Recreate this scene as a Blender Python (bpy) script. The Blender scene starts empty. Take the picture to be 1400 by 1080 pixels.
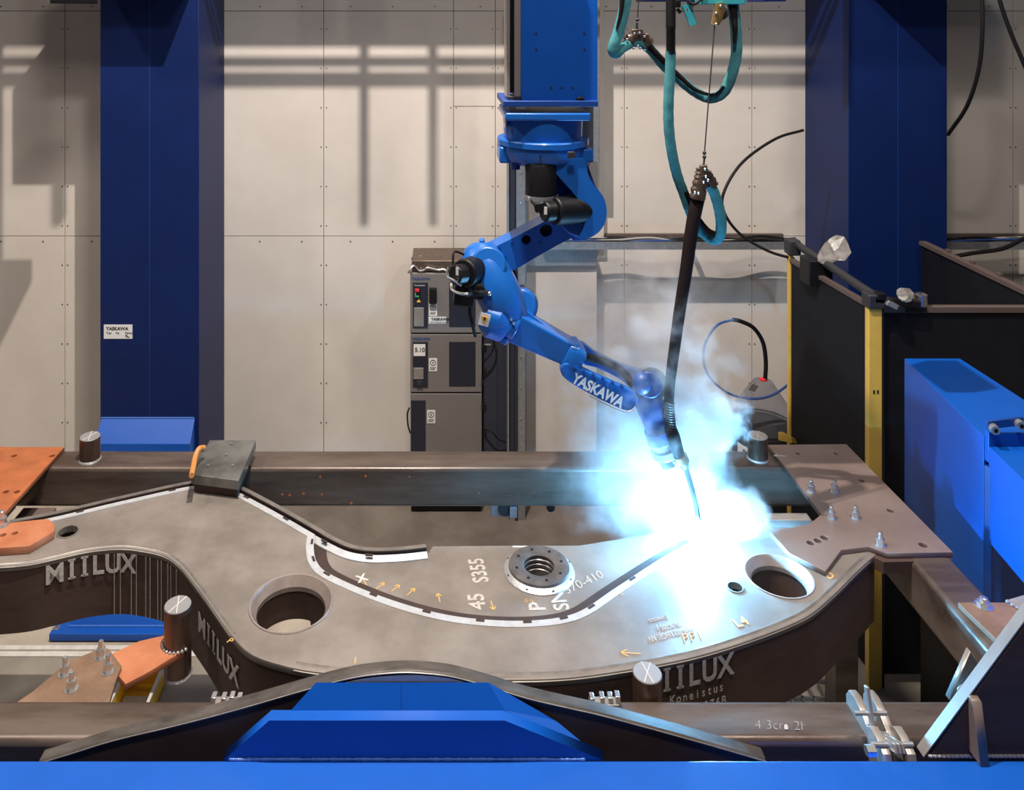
import bpy, bmesh, math, random
from mathutils import Vector, Matrix
R_ = random.Random(7)
C = bpy.context.scene.collection
SC = bpy.context.scene
PI = math.pi

# ------------------------------------------------------------------ camera
F, CX, CY, HC = 1110.0, 600.0, 20.0, 5.2          # focal length in px, optical axis pixel, eye height
cam_d = bpy.data.cameras.new('camera'); cam = bpy.data.objects.new('camera', cam_d); C.objects.link(cam)
cam.location = (0, 0, HC); cam.rotation_euler = (PI/2, 0, 0)
cam_d.sensor_width = 36; cam_d.lens = F/1400*36
cam_d.shift_x = (700-CX)/1400; cam_d.shift_y = -(540-CY)/1400
cam_d.clip_end = 200
SC.camera = cam
# ------------------------------------------------------------------ world, lamps, exposure
w = bpy.data.worlds.new('hall'); SC.world = w; w.use_nodes = True
w.node_tree.nodes['Background'].inputs[0].default_value = (0.62, 0.66, 0.78, 1)
w.node_tree.nodes['Background'].inputs[1].default_value = 0.07
def area(name, loc, target, size, power, col):
    d = bpy.data.lights.new(name, 'AREA'); d.shape = 'RECTANGLE'; d.size = size[0]; d.size_y = size[1]
    d.energy = power; d.color = col
    o = bpy.data.objects.new(name, d); C.objects.link(o); o.location = loc
    o.rotation_euler = (Vector(target)-Vector(loc)).to_track_quat('-Z', 'Y').to_euler()
    return o
WARM = (1.0, 0.89, 0.79)
area('high_bay_lamp', (-0.6, 4.2, 10.2), (-0.4, 6.2, 1.5), (0.07, 0.05), 900, WARM)
area('high_bay_lamp', (-6.0, 4.6, 10.2), (-4.5, 6.4, 1.5), (0.5, 0.4), 260, WARM)
area('high_bay_lamp', (4.5, 4.2, 10.2), (2.5, 6.2, 1.5), (0.5, 0.4), 190, WARM)
area('high_bay_lamp', (0.5, 1.6, 10.4), (0.0, 3.6, 1.0), (0.8, 0.5), 300, (1.0, 0.9, 0.8))
# the welding arc
ARC = Vector((1.545, 4.86, 2.06))
pd = bpy.data.lights.new('welding_arc_light', 'POINT'); pd.energy = 500; pd.color = (0.15, 0.56, 1.0); pd.shadow_soft_size = 0.03
po = bpy.data.objects.new('welding_arc_light', pd); C.objects.link(po); po.location = ARC + Vector((0, -0.01, 0.0))
SC.view_settings.view_transform = 'Standard'; SC.view_settings.look = 'None'
SC.view_settings.gamma = 1; SC.view_settings.use_curve_mapping = False
SC.view_settings.exposure = 0.0
SC.cycles.use_denoising = True
SC.cycles.volume_step_rate = 1.0; SC.cycles.volume_max_steps = 160; SC.cycles.volume_bounces = 3
SC.cycles.max_bounces = 8
SC.cycles.sample_clamp_indirect = 6

# ------------------------------------------------------------------ pixel readings of the photograph -> metres
def P(px, py, Y): return Vector(((px-CX)/F*Y, Y, HC-(py-CY)/F*Y))      # a point at known distance
def G(px, py, Z):                                                       # a point at known height
    Y = F*(HC-Z)/(py-CY); return Vector(((px-CX)/F*Y, Y, Z))
def S(n, Y): return n/F*Y                                               # size of n px at distance Y

# ------------------------------------------------------------------ materials
MATS = {}
def mat(name, col, rough=0.5, metal=0.0, col2=None, scale=3.0, amount=0.5, bump=0.0, bscale=60.0, stretch=None, detail=6,
        spec=0.5, coat=0.0, rvar=0.0):
    m = bpy.data.materials.new(name); m.use_nodes = True; nt = m.node_tree; N = nt.nodes; L = nt.links
    b = N['Principled BSDF']; b.inputs['Base Color'].default_value = (*col, 1); b.inputs['Roughness'].default_value = rough
    b.inputs['Metallic'].default_value = metal; b.inputs['Specular IOR Level'].default_value = spec
    b.inputs['Coat Weight'].default_value = coat
    tc = N.new('ShaderNodeTexCoord'); src = tc.outputs['Object']
    if stretch:
        mp = N.new('ShaderNodeMapping'); mp.inputs['Scale'].default_value = stretch; L.new(src, mp.inputs[0]); src = mp.outputs[0]
    if col2 is not None:
        n = N.new('ShaderNodeTexNoise'); n.inputs['Scale'].default_value = scale; n.inputs['Detail'].default_value = detail
        n.inputs['Roughness'].default_value = 0.62
        L.new(src, n.inputs['Vector'])
        r = N.new('ShaderNodeValToRGB'); h = 0.5*(1-amount)
        r.color_ramp.elements[0].position = 0.28+0.2*(1-amount); r.color_ramp.elements[1].position = 0.74-0.2*(1-amount)
        r.color_ramp.elements[0].color = (*col, 1); r.color_ramp.elements[1].color = (*col2, 1)
        L.new(n.outputs['Fac'], r.inputs[0]); L.new(r.outputs[0], b.inputs['Base Color'])
        if rvar:
            mr = N.new('ShaderNodeMapRange'); mr.inputs[3].default_value = rough-rvar; mr.inputs[4].default_value = rough+rvar
            mr.inputs[1].default_value = 0.3; mr.inputs[2].default_value = 0.7
            L.new(n.outputs['Fac'], mr.inputs[0]); L.new(mr.outputs[0], b.inputs['Roughness'])
    if bump:
        n2 = N.new('ShaderNodeTexNoise'); n2.inputs['Scale'].default_value = bscale; n2.inputs['Detail'].default_value = 4
        L.new(src, n2.inputs['Vector'])
        bp = N.new('ShaderNodeBump'); bp.inputs['Strength'].default_value = bump; bp.inputs['Distance'].default_value = 0.004
        L.new(n2.outputs['Fac'], bp.inputs['Height']); L.new(bp.outputs[0], b.inputs['Normal'])
    MATS[name] = m; return m
def emit(name, col, s):
    m = bpy.data.materials.new(name); m.use_nodes = True; b = m.node_tree.nodes['Principled BSDF']
    b.inputs['Base Color'].default_value = (0, 0, 0, 1); b.inputs['Emission Color'].default_value = (*col, 1); b.inputs['Emission Strength'].default_value = s
    return m
panel_m = mat('white_wall_panel', (0.60, 0.555, 0.51), 0.55, col2=(0.66, 0.615, 0.57), scale=1.1, spec=0.25)
joint_m = mat('panel_backing', (0.10, 0.09, 0.085), 0.8)
concrete = mat('concrete', (0.36, 0.31, 0.25), 0.6, col2=(0.50, 0.44, 0.36), scale=2.4, bump=0.25, bscale=30)
concrete2 = mat('painted_concrete', (0.25, 0.225, 0.185), 0.55, col2=(0.31, 0.28, 0.235), scale=2.0, bump=0.15)
white_line = mat('white_floor_paint', (0.74, 0.72, 0.68), 0.5, col2=(0.60, 0.58, 0.54), scale=9)
navy = mat('navy_column_paint', (0.001, 0.011, 0.080), 0.5, col2=(0.001, 0.013, 0.090), scale=3, spec=0.35, bump=0.05)
blue = mat('blue_machine_paint', (0.001, 0.082, 0.44), 0.40, col2=(0.002, 0.088, 0.47), scale=5, bump=0.06, bscale=90)
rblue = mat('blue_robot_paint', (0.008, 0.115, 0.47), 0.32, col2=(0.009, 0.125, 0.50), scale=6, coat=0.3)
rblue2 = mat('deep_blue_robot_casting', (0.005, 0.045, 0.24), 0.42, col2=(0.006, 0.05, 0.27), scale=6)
boomtop = mat('mill_scale_plate', (0.190, 0.167, 0.149), 0.46, metal=0.2, col2=(0.262, 0.234, 0.211), scale=3.2, bump=0.10, bscale=40, detail=9, rvar=0.07)
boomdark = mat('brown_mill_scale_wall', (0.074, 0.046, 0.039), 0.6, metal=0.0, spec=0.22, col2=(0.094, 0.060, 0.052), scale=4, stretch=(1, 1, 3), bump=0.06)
groove_m = mat('shaded_groove_steel', (0.030, 0.017, 0.015), 0.6, col2=(0.045, 0.026, 0.022), scale=6)  # nearly black brown; the shade inside the grooves is part of this colour
prep = mat('ground_weld_edge', (0.50, 0.52, 0.545), 0.42, metal=0.15, col2=(0.42, 0.44, 0.465), scale=20)
collar_m = mat('bare_collar_steel', (0.36, 0.30, 0.275), 0.42, metal=0.35, col2=(0.28, 0.23, 0.21), scale=8)
edge_m = mat('ground_steel_edge', (0.27, 0.25, 0.228), 0.38, metal=0.5, col2=(0.20, 0.182, 0.165), scale=14)
beam_m = mat('brown_rolled_steel', (0.088, 0.062, 0.050), 0.34, metal=0.35, col2=(0.155, 0.122, 0.104), scale=2.5, stretch=(0.5, 3, 3), bump=0.08, rvar=0.08, detail=8)
plate_m = mat('bare_plate_steel', (0.20, 0.150, 0.135), 0.40, metal=0.2, col2=(0.25, 0.192, 0.172), scale=2.6, bump=0.06, rvar=0.06, detail=8)
brownplate = mat('brown_plate_steel', (0.17, 0.105, 0.068), 0.5, metal=0.1, col2=(0.27, 0.17, 0.11), scale=5, bump=0.1)
orange = mat('orange_primer_plate', (0.42, 0.130, 0.045), 0.55, col2=(0.29, 0.085, 0.030), scale=4.5, bump=0.08, detail=9)
orange2 = mat('pale_orange_primer_plate', (0.47, 0.185, 0.095), 0.5, col2=(0.38, 0.125, 0.055), scale=5, bump=0.06)
chrome = mat('machined_steel', (0.62, 0.61, 0.60), 0.22, metal=0.95, col2=(0.50, 0.49, 0.48), scale=30)
zinc = mat('zinc_bolt', (0.70, 0.70, 0.70), 0.25, metal=0.9)
galv = mat('galvanised_steel', (0.36, 0.37, 0.39), 0.42, metal=0.6, col2=(0.28, 0.29, 0.31), scale=25)
alu = mat('aluminium_rail', (0.52, 0.47, 0.43), 0.35, metal=0.7)
pinside = mat('turned_brown_steel', (0.15, 0.10, 0.080), 0.36, metal=0.6, col2=(0.105, 0.062, 0.046), scale=6, stretch=(6, 6, .6))
screen_m = mat('black_screen_sheet', (0.005, 0.006, 0.010), 0.6, col2=(0.007, 0.008, 0.014), scale=6, spec=0.25)
screen_edge = mat('dark_brown_rail', (0.10, 0.075, 0.068), 0.5)
yellow = mat('yellow_paint', (0.72, 0.48, 0.095), 0.5, col2=(0.66, 0.43, 0.085), scale=8)
yellow2 = mat('yellow_plastic', (0.88, 0.52, 0.03), 0.4)
black = mat('black_plastic', (0.006, 0.006, 0.008), 0.42, spec=0.3)
rubber = mat('black_rubber', (0.008, 0.007, 0.008), 0.6, spec=0.25, bump=0.2, bscale=80)
darkgrey = mat('dark_grey_metal', (0.024, 0.024, 0.030), 0.5)
sleeve = mat('dark_brown_sleeve', (0.013, 0.008, 0.009), 0.85, spec=0.15, bump=0.3, bscale=120)
teal = mat('teal_hose_fabric', (0.065, 0.27, 0.30), 0.8, col2=(0.05, 0.20, 0.23), scale=15, spec=0.2, bump=0.5, bscale=28)
tealm = mat('teal_painted_bracket', (0.03, 0.30, 0.36), 0.5)
bronze = mat('brown_clamp_metal', (0.16, 0.115, 0.09), 0.38, metal=0.6, col2=(0.11, 0.08, 0.065), scale=12)
brass = mat('brass', (0.66, 0.44, 0.18), 0.3, metal=0.9)
cab_m = mat('warm_grey_cabinet', (0.165, 0.148, 0.142), 0.45, col2=(0.18, 0.163, 0.156), scale=2)
cab_dark = mat('dark_navy_panel', (0.014, 0.016, 0.030), 0.42)
cab_side = mat('slate_grey', (0.035, 0.040, 0.062), 0.45)
brownfloor = mat('brown_floor', (0.115, 0.093, 0.078), 0.5, col2=(0.165, 0.137, 0.118), scale=2.2, bump=0.1)
wrapm = mat('clear_wrap', (0.11, 0.105, 0.10), 0.22, col2=(0.22, 0.21, 0.20), scale=12)
pintop = mat('faced_pin_top', (0.42, 0.42, 0.42), 0.34, metal=0.5)
white = mat('white_label', (0.72, 0.71, 0.69), 0.5)
ink = mat('black_ink', (0.015, 0.015, 0.017), 0.6)
inkblue = mat('dark_blue_ink', (0.02, 0.05, 0.20), 0.5)
chalk = mat('white_chalk_paint', (0.66, 0.64, 0.61), 0.8, col2=(0.50, 0.47, 0.44), scale=50)
chalk2 = mat('worn_white_paint', (0.50, 0.47, 0.43), 0.8, col2=(0.36, 0.33, 0.30), scale=40)
ochre = mat('orange_chalk', (0.62, 0.36, 0.12), 0.8)
redm = mat('red_plastic', (0.65, 0.03, 0.04), 0.4)
greenm = mat('green_plastic', (0.03, 0.35, 0.16), 0.4)
warnm = mat('warning_yellow', (0.85, 0.45, 0.05), 0.5)
cable_blue = mat('blue_cable', (0.02, 0.06, 0.22), 0.45)
cable_w = mat('grey_cable', (0.35, 0.34, 0.33), 0.5)
orange_c = mat('orange_hose', (0.55, 0.22, 0.06), 0.5)
greyplate = mat('oiled_grey_plate', (0.10, 0.10, 0.092), 0.30, metal=0.4, col2=(0.20, 0.20, 0.188), scale=4, bump=0.05, detail=3)
weldm = mat('weld_bead', (0.50, 0.50, 0.52), 0.35, metal=0.6, bump=0.8, bscale=120)
weldblue = mat('painted_weld_bead', (0.08, 0.20, 0.62), 0.25, bump=1.0, bscale=90)
rustspot = mat('rust_spot', (0.42, 0.12, 0.03), 0.7)
lightsteel = mat('bright_plate_steel', (0.40, 0.37, 0.345), 0.36, metal=0.5, col2=(0.32, 0.30, 0.28), scale=6)
hood_m = bpy.data.materials.new('smoky_clear_plastic'); hood_m.use_nodes = True
_n = hood_m.node_tree.nodes; _l = hood_m.node_tree.links
_b = _n['Principled BSDF']; _b.inputs['Base Color'].default_value = (0.30, 0.30, 0.33, 1); _b.inputs['Roughness'].default_value = 0.12
_t = _n.new('ShaderNodeBsdfTransparent'); _t.inputs[0].default_value = (0.75, 0.76, 0.80, 1); _x = _n.new('ShaderNodeMixShader'); _x.inputs[0].default_value = 0.20
_l.new(_t.outputs[0], _x.inputs[1]); _l.new(_b.outputs[0], _x.inputs[2]); _l.new(_x.outputs[0], _n['Material Output'].inputs[0])

# ------------------------------------------------------------------ geometry helpers
def catmull(pts, n=6, closed=False):
    pts = [Vector(p) for p in pts]; out = []; k = len(pts)
    rng = range(k if closed else k-1)
    for i in rng:
        p0 = pts[(i-1) % k] if (closed or i > 0) else pts[0]*2-pts[1]
        p1 = pts[i]; p2 = pts[(i+1) % k]
        p3 = pts[(i+2) % k] if (closed or i < k-2) else pts[-1]*2-pts[-2]
        for j in range(n):
            t = j/n
            out.append(0.5*((2*p1)+(p2-p0)*t+(2*p0-5*p1+4*p2-p3)*t*t+(3*p1-p0-3*p2+p3)*t**3))
    if not closed: out.append(pts[-1])
    return out
def frames(pts, up=None):
    fr = []; u = None
    for i, p in enumerate(pts):
        a = pts[max(0, i-1)]; b = pts[min(len(pts)-1, i+1)]
        t = (b-a).normalized()
        if u is None:
            ref = Vector(up) if up is not None else (Vector((0, 0, 1)) if abs(t.z) < 0.9 else Vector((0, 1, 0)))
            u = (ref-t*ref.dot(t)).normalized()
        else:
            if up is not None:
                ref = Vector(up); q = ref-t*ref.dot(t); u = q.normalized() if q.length > 1e-4 else u
            else:
                u = (u-t*u.dot(t)).normalized()
        fr.append((t, u, t.cross(u)))
    return fr
def curve_mesh(outer, holes=(), extrude=0.01, bevel=0.0):
    cu = bpy.data.curves.new('tmp', 'CURVE'); cu.dimensions = '2D'; cu.fill_mode = 'BOTH'
    cu.extrude = max(0.0, extrude-bevel); cu.bevel_depth = bevel; cu.bevel_resolution = 1; cu.offset = -bevel
    for loop in [outer]+list(holes):
        s = cu.splines.new('POLY'); s.points.add(len(loop)-1); s.use_cyclic_u = True
        for q, p in zip(s.points, loop): q.co = (p[0], p[1], 0, 1)
    o = bpy.data.objects.new('tmp', cu); C.objects.link(o)
    dg = bpy.context.evaluated_depsgraph_get()
    me = bpy.data.meshes.new_from_object(o.evaluated_get(dg), depsgraph=dg)
    bpy.data.objects.remove(o); bpy.data.curves.remove(cu)
    return me
class M:
    def __init__(s): s.bm = bmesh.new()
    def face(s, vs):
        try: return s.bm.faces.new(vs)
        except ValueError: return None
    def box(s, lo, hi):
        x0, y0, z0 = lo; x1, y1, z1 = hi
        return s.hexa([(x0,y0,z0),(x1,y0,z0),(x1,y1,z0),(x0,y1,z0),(x0,y0,z1),(x1,y0,z1),(x1,y1,z1),(x0,y1,z1)])
    def hexa(s, c):
        v = [s.bm.verts.new(p) for p in c]
        for f in ((3,2,1,0),(4,5,6,7),(0,1,5,4),(1,2,6,5),(2,3,7,6),(3,0,4,7)): s.face([v[i] for i in f])
        return s
    def obox(s, c, size, ax=(1,0,0), up=(0,0,1)):
        ax = Vector(ax).normalized(); up = Vector(up); up = (up-ax*up.dot(ax)).normalized(); sd = up.cross(ax)
        c = Vector(c); a, b, d = ax*size[0]/2, sd*size[1]/2, up*size[2]/2
        return s.hexa([c-a-b-d, c+a-b-d, c+a+b-d, c-a+b-d, c-a-b+d, c+a-b+d, c+a+b+d, c-a+b+d])
    def rings(s, rs, cap=True, closed=False):
        vs = [[s.bm.verts.new(p) for p in r] for r in rs]; n = len(vs[0])
        seq = list(zip(vs, vs[1:]))+([(vs[-1], vs[0])] if closed else [])
        for a, b in seq:
            for i in range(n): s.face([a[i], a[(i+1) % n], b[(i+1) % n], b[i]])
        if cap and not closed: s.face(vs[0][::-1]); s.face(vs[-1])
        return s
    def cyl(s, p0, p1, r0, r1=None, n=24):
        return s.tube([p0, p1], [r0, r0 if r1 is None else r1], n)
    def tube(s, pts, r, n=10, closed=False):
        pts = [Vector(p) for p in pts]
        if not isinstance(r, (list, tuple)): r = [r]*len(pts)
        rs = []
        for p, (t, u, v), q in zip(pts, frames(pts), r):
            rs.append([p+(u*math.cos(2*PI*k/n)+v*math.sin(2*PI*k/n))*q for k in range(n)])
        return s.rings(rs)
    def sweep(s, pts, ws, hs, up=(0,1,0), n=20, e=4.0):
        pts = [Vector(p) for p in pts]; rs = []
        for p, (t, u, v), a, b in zip(pts, frames(pts, up), ws, hs):
            r = []
            for k in range(n):
                th = 2*PI*(k+.5)/n; c, d = math.cos(th), math.sin(th)
                r.append(p+u*(a*math.copysign(abs(c)**(2/e), c))+v*(b*math.copysign(abs(d)**(2/e), d)))
            rs.append(r)
        return s.rings(rs)
    def prism(s, poly, vec):
        vec = Vector(vec); a = [s.bm.verts.new(Vector(p)) for p in poly]; b = [s.bm.verts.new(Vector(p)+vec) for p in poly]
        n = len(a)
        s.face(a[::-1]); s.face(b)
        for i in range(n): s.face([a[i], a[(i+1) % n], b[(i+1) % n], b[i]])
        return s
    def lathe(s, prof, o, ax=(0,0,1), n=48, closed=False):
        o = Vector(o); ax = Vector(ax).normalized(); u = ax.orthogonal().normalized(); v = ax.cross(u)
        rs = [[o+ax*z+(u*math.cos(2*PI*k/n)+v*math.sin(2*PI*k/n))*max(r, 1e-4) for k in range(n)] for r, z in prof]
        return s.rings(rs, closed=closed)
    def sphere(s, c, r, sc=(1,1,1), n=16):
        m = Matrix.Translation(Vector(c)) @ Matrix.Diagonal((*sc, 1))
        bmesh.ops.create_uvsphere(s.bm, u_segments=n, v_segments=n//2+1, radius=r, matrix=m); return s
    def mesh(s, me, mtx):
        me.transform(mtx); s.bm.from_mesh(me); bpy.data.meshes.remove(me); return s
    def plate_xy(s, poly, z0, z1, holes=(), bevel=0.0):         # horizontal plate
        me = curve_mesh(poly, holes, (z1-z0)/2, bevel)
        return s.mesh(me, Matrix.Translation((0, 0, (z0+z1)/2)))
    def plate_xz(s, poly, y0, y1, holes=(), bevel=0.0):         # upright plate facing -Y; poly in (x, z)
        me = curve_mesh(poly, holes, (y1-y0)/2, bevel)
        return s.mesh(me, Matrix.Translation((0, (y0+y1)/2, 0)) @ Matrix.Rotation(PI/2, 4, 'X'))
    def plate_yz(s, poly, x0, x1, bevel=0.0):                   # upright plate facing X; poly in (y, z)
        me = curve_mesh(poly, (), (x1-x0)/2, bevel)
        mt = Matrix(((0,0,1,(x0+x1)/2),(1,0,0,0),(0,1,0,0),(0,0,0,1)))
        return s.mesh(me, mt)
    def ribbon(s, path, offs, closed=False):
        """path: 2-D points; offs: [(sideways, z)...] closed cross-section carried along it"""
        path = [Vector((p[0], p[1])) for p in path]; rs = []; k = len(path)
        for i, p in enumerate(path):
            a = path[(i-1) % k] if (closed or i) else p; b = path[(i+1) % k] if (closed or i < k-1) else p
            t = (b-a).normalized(); nrm = Vector((-t.y, t.x))
            rs.append([Vector((p.x+nrm.x*o, p.y+nrm.y*o, z)) for o, z in offs])
        return s.rings(rs, closed=closed)
ORG = {}
def link(name, bm, m, parent=None, origin=None, smooth=True, bevel=0.0, kind=None, ang=32):
    me = bpy.data.meshes.new(name)
    bm = bm.bm if isinstance(bm, M) else bm
    org = ORG[parent] if parent is not None else Vector(origin if origin is not None else (0, 0, 0))
    bmesh.ops.translate(bm, verts=bm.verts, vec=-org)
    bmesh.ops.recalc_face_normals(bm, faces=bm.faces)
    bm.to_mesh(me); bm.free()
    me.materials.append(m)
    if smooth:
        for p in me.polygons: p.use_smooth = True
        me.set_sharp_from_angle(angle=math.radians(ang))
    o = bpy.data.objects.new(name, me); C.objects.link(o)
    if parent is not None: o.parent = parent
    else: o.location = org
    ORG[o] = org
    if bevel:
        b = o.modifiers.new('bevel', 'BEVEL'); b.width = bevel; b.segments = 3; b.limit_method = 'ANGLE'; b.angle_limit = math.radians(40)
    if kind: o['kind'] = kind
    return o
def thing(name, label, cat, loc=(0,0,0), group=None):
    o = bpy.data.objects.new(name, None); C.objects.link(o); o.location = loc; ORG[o] = Vector(loc)
    o.empty_display_size = 0.1
    return tag(o, label, cat, group)
def tag(o, label, cat, group=None):
    o['label'] = label; o['category'] = cat
    if group: o['group'] = group
    return o
def circ(c, r, n=24, ry=None):
    return [(c[0]+r*math.cos(2*PI*k/n), c[1]+(ry or r)*math.sin(2*PI*k/n)) for k in range(n)]
def text_mesh(txt, size, extrude=0.0006, align='LEFT', bold=0.0, shear=0.0, spacing=1.0):
    cu = bpy.data.curves.new('tmp', 'FONT'); cu.body = txt; cu.size = size; cu.extrude = extrude; cu.align_x = align
    cu.offset = bold; cu.shear = shear; cu.resolution_u = 3; cu.space_character = spacing
    o = bpy.data.objects.new('tmp', cu); C.objects.link(o)
    dg = bpy.context.evaluated_depsgraph_get()
    me = bpy.data.meshes.new_from_object(o.evaluated_get(dg), depsgraph=dg)
    bpy.data.objects.remove(o); bpy.data.curves.remove(cu)
    return me
def text(name, txt, size, o, dx, dy, m, parent, align='LEFT', bold=0.0, shear=0.0, spacing=1.0, ex=0.0006, squash=1.0):
    dx = Vector(dx).normalized(); dy = Vector(dy); dy = (dy-dx*dy.dot(dx)).normalized(); dz = dx.cross(dy)
    o = Vector(o)+dz*0.0012
    mt = Matrix(((dx.x*squash, dy.x, dz.x, o.x), (dx.y*squash, dy.y, dz.y, o.y), (dx.z*squash, dy.z, dz.z, o.z), (0,0,0,1)))
    return link(name, M().mesh(text_mesh(txt, size, ex, align, bold, shear, spacing), mt), m, parent, smooth=False)
WID = {'M': .74, 'I': .46, 'L': .52, 'U': .62, 'X': .6}
def text_along(name, txt, size, path, s0, z, m, parent, adv=0.8, off=0.004, bold=0.0):
    """capitals standing on an upright wall that follows a 2-D path; one mesh"""
    path = [Vector((p[0], p[1])) for p in path]; b = M(); s = s0
    for ci, ch in enumerate(txt):
        a = s; acc = 0; pos = None
        for p, q in zip(path, path[1:]):
            l = (q-p).length
            if acc+l >= a: t = (q-p)/l; pos = p+t*(a-acc); break
            acc += l
        if pos is None: break
        n = Vector((t.y, -t.x))
        if n.y > 0: n = -n
        d = Vector((t.x, t.y, 0)); u = Vector((0, 0, 1)); nn = Vector((n.x, n.y, 0))
        o = Vector((pos.x, pos.y, z))+nn*off
        dz = d.cross(u)
        mt = Matrix(((d.x*.88, u.x, dz.x, o.x), (d.y*.88, u.y, dz.y, o.y), (d.z, u.z, dz.z, o.z), (0,0,0,1)))
        b.mesh(text_mesh(ch, size, 0.0006, 'CENTER', bold), mt)
        if ch == 'I':
            for zz in (.02, .70): b.obox(o+u*size*zz, (size*.26, .0012, size*.07), d, u)
        nx = txt[ci+1] if ci+1 < len(txt) else ch; s += size*adv*(WID.get(ch, .58)+WID.get(nx, .58))/2
    return link(name, b, m, parent, smooth=False)
def hexbolt(p, r, h, parent, m=None, name='bolt', ax=(0,0,1), washer=True):
    b = M(); p = Vector(p); ax = Vector(ax).normalized()
    if washer: b.cyl(p, p+ax*0.004, r*1.5, n=20)
    b.cyl(p+ax*0.003, p+ax*h*0.55, r*1.08, n=6)
    b.cyl(p+ax*h*0.5, p+ax*h*0.95, r*0.62, n=14); b.cyl(p+ax*h*0.94, p+ax*h, r*0.62, r*0.45, n=14)
    return link(name, b, m or zinc, parent, ang=25)
def pin(px, top_py, Z1, Z0, r, parent, name='locating_pin'):
    c = G(px, top_py, Z1); b = M().cyl((c.x, c.y, Z0), (c.x, c.y, Z1-0.004), r, n=40)
    o = link(name, b, pinside, parent)
    t = M().lathe([(r, -0.006), (r-0.004, 0), (r*0.985-0.004, 0.0)], (c.x, c.y, Z1), n=40)
    k = link('machined_top', t, pintop, o)
    l = M().obox((c.x, c.y, Z1+0.0006), (r*1.9, 0.003, 0.001), (0.45, 0.9, 0)).obox((c.x, c.y, Z1+0.0006), (r*1.9, 0.003, 0.001), (-.2, 0.9, 0)); link('glint_cross', l, white, o, smooth=False)  # white cross painted on as the radial glint of the faced top
    wv = M(); wv.lathe([(r*0.99, 0), (r*1.10, 0.0), (r*0.99, 0.012)], (c.x, c.y, Z0), n=32); 
    link('weld_ring', wv, weldm, o)
    return o

# ================================================================== SETTING
fl = M().box((-14, -4, -0.2), (14, 9.3, 0)); floor = link('floor', fl, concrete); floor['kind'] = 'structure'
YW = 9.1
def wx(px): return (px-CX)/F*YW
def wz(py): return HC-(py-CY)/F*YW
wb = M().box((-12, YW+0.004, 0), (12, YW+0.2, 8.2)); wall = link('wall_back', wb, joint_m); wall['kind'] = 'structure'
xs_ = [-12, wx(-620), wx(-263), wx(90), wx(443), wx(620), wx(677), wx(853), wx(1027), wx(1383), wx(1740), 12]
zs_ = [0, wz(322), wz(15), 8.2]
screws = M(); gp = 0.0035
for i in range(len(xs_)-1):
    for j in range(3):
        zz = [zs_[j], zs_[j+1]]
        if i == 5 and j == 1: zz = [zs_[1], wz(145), zs_[2]]
        for a, b_ in zip(zz, zz[1:]):
            p = M().box((xs_[i]+gp, YW-0.02-R_.uniform(0, .002), a+gp), (xs_[i+1]-gp, YW+0.004, b_-gp))
            link('wall_panel', p, panel_m, wall, smooth=False)
    for z in [k*0.44+0.2 for k in range(13)]:
        for d in (-0.03, 0.03): screws.cyl((xs_[i]+d, YW-0.026, z), (xs_[i]+d, YW-0.018, z), 0.007, n=6)
    for z in (zs_[1]-0.06, zs_[2]+0.05):
        x = xs_[i]+0.3
        while x < xs_[i+1]: screws.cyl((x, YW-0.026, z), (x, YW-0.018, z), 0.008, n=6); x += 0.47
    if xs_[i+1]-xs_[i] > 2:
        for k in range(12): screws.cyl(((xs_[i]+xs_[i+1])/2, YW-0.026, k*0.62+.1), ((xs_[i]+xs_[i+1])/2, YW-0.018, k*0.62+.1), 0.007, n=6)
link('panel_screws', screws, darkgrey, wall, smooth=False, kind='stuff')
# floor lines and areas
g0 = G(0, 884, 0).y; g1 = G(0, 891, 0).y; g2 = G(0, 899, 0).y
o = link('trim_1', M().box((-7, g1+.01, 0), (0.2, g0, 0.012)), white_line); o['kind'] = 'structure'
o = link('trim_2', M().box((-7, g2, 0), (0.2, g1-.012, 0.012)), white_line); o['kind'] = 'structure'
o = link('trim_3', M().box((-7, g2-1.9, 0.0005), (0.2, g2-.004, 0.004)), concrete2); o['kind'] = 'structure'

o = link('trim_4', M().box((-3.0, 7.15, 0.0005), (12, YW-.03, 0.006)), brownfloor); o['kind'] = 'structure'  # darker brown floor area in front of the back wall
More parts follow.
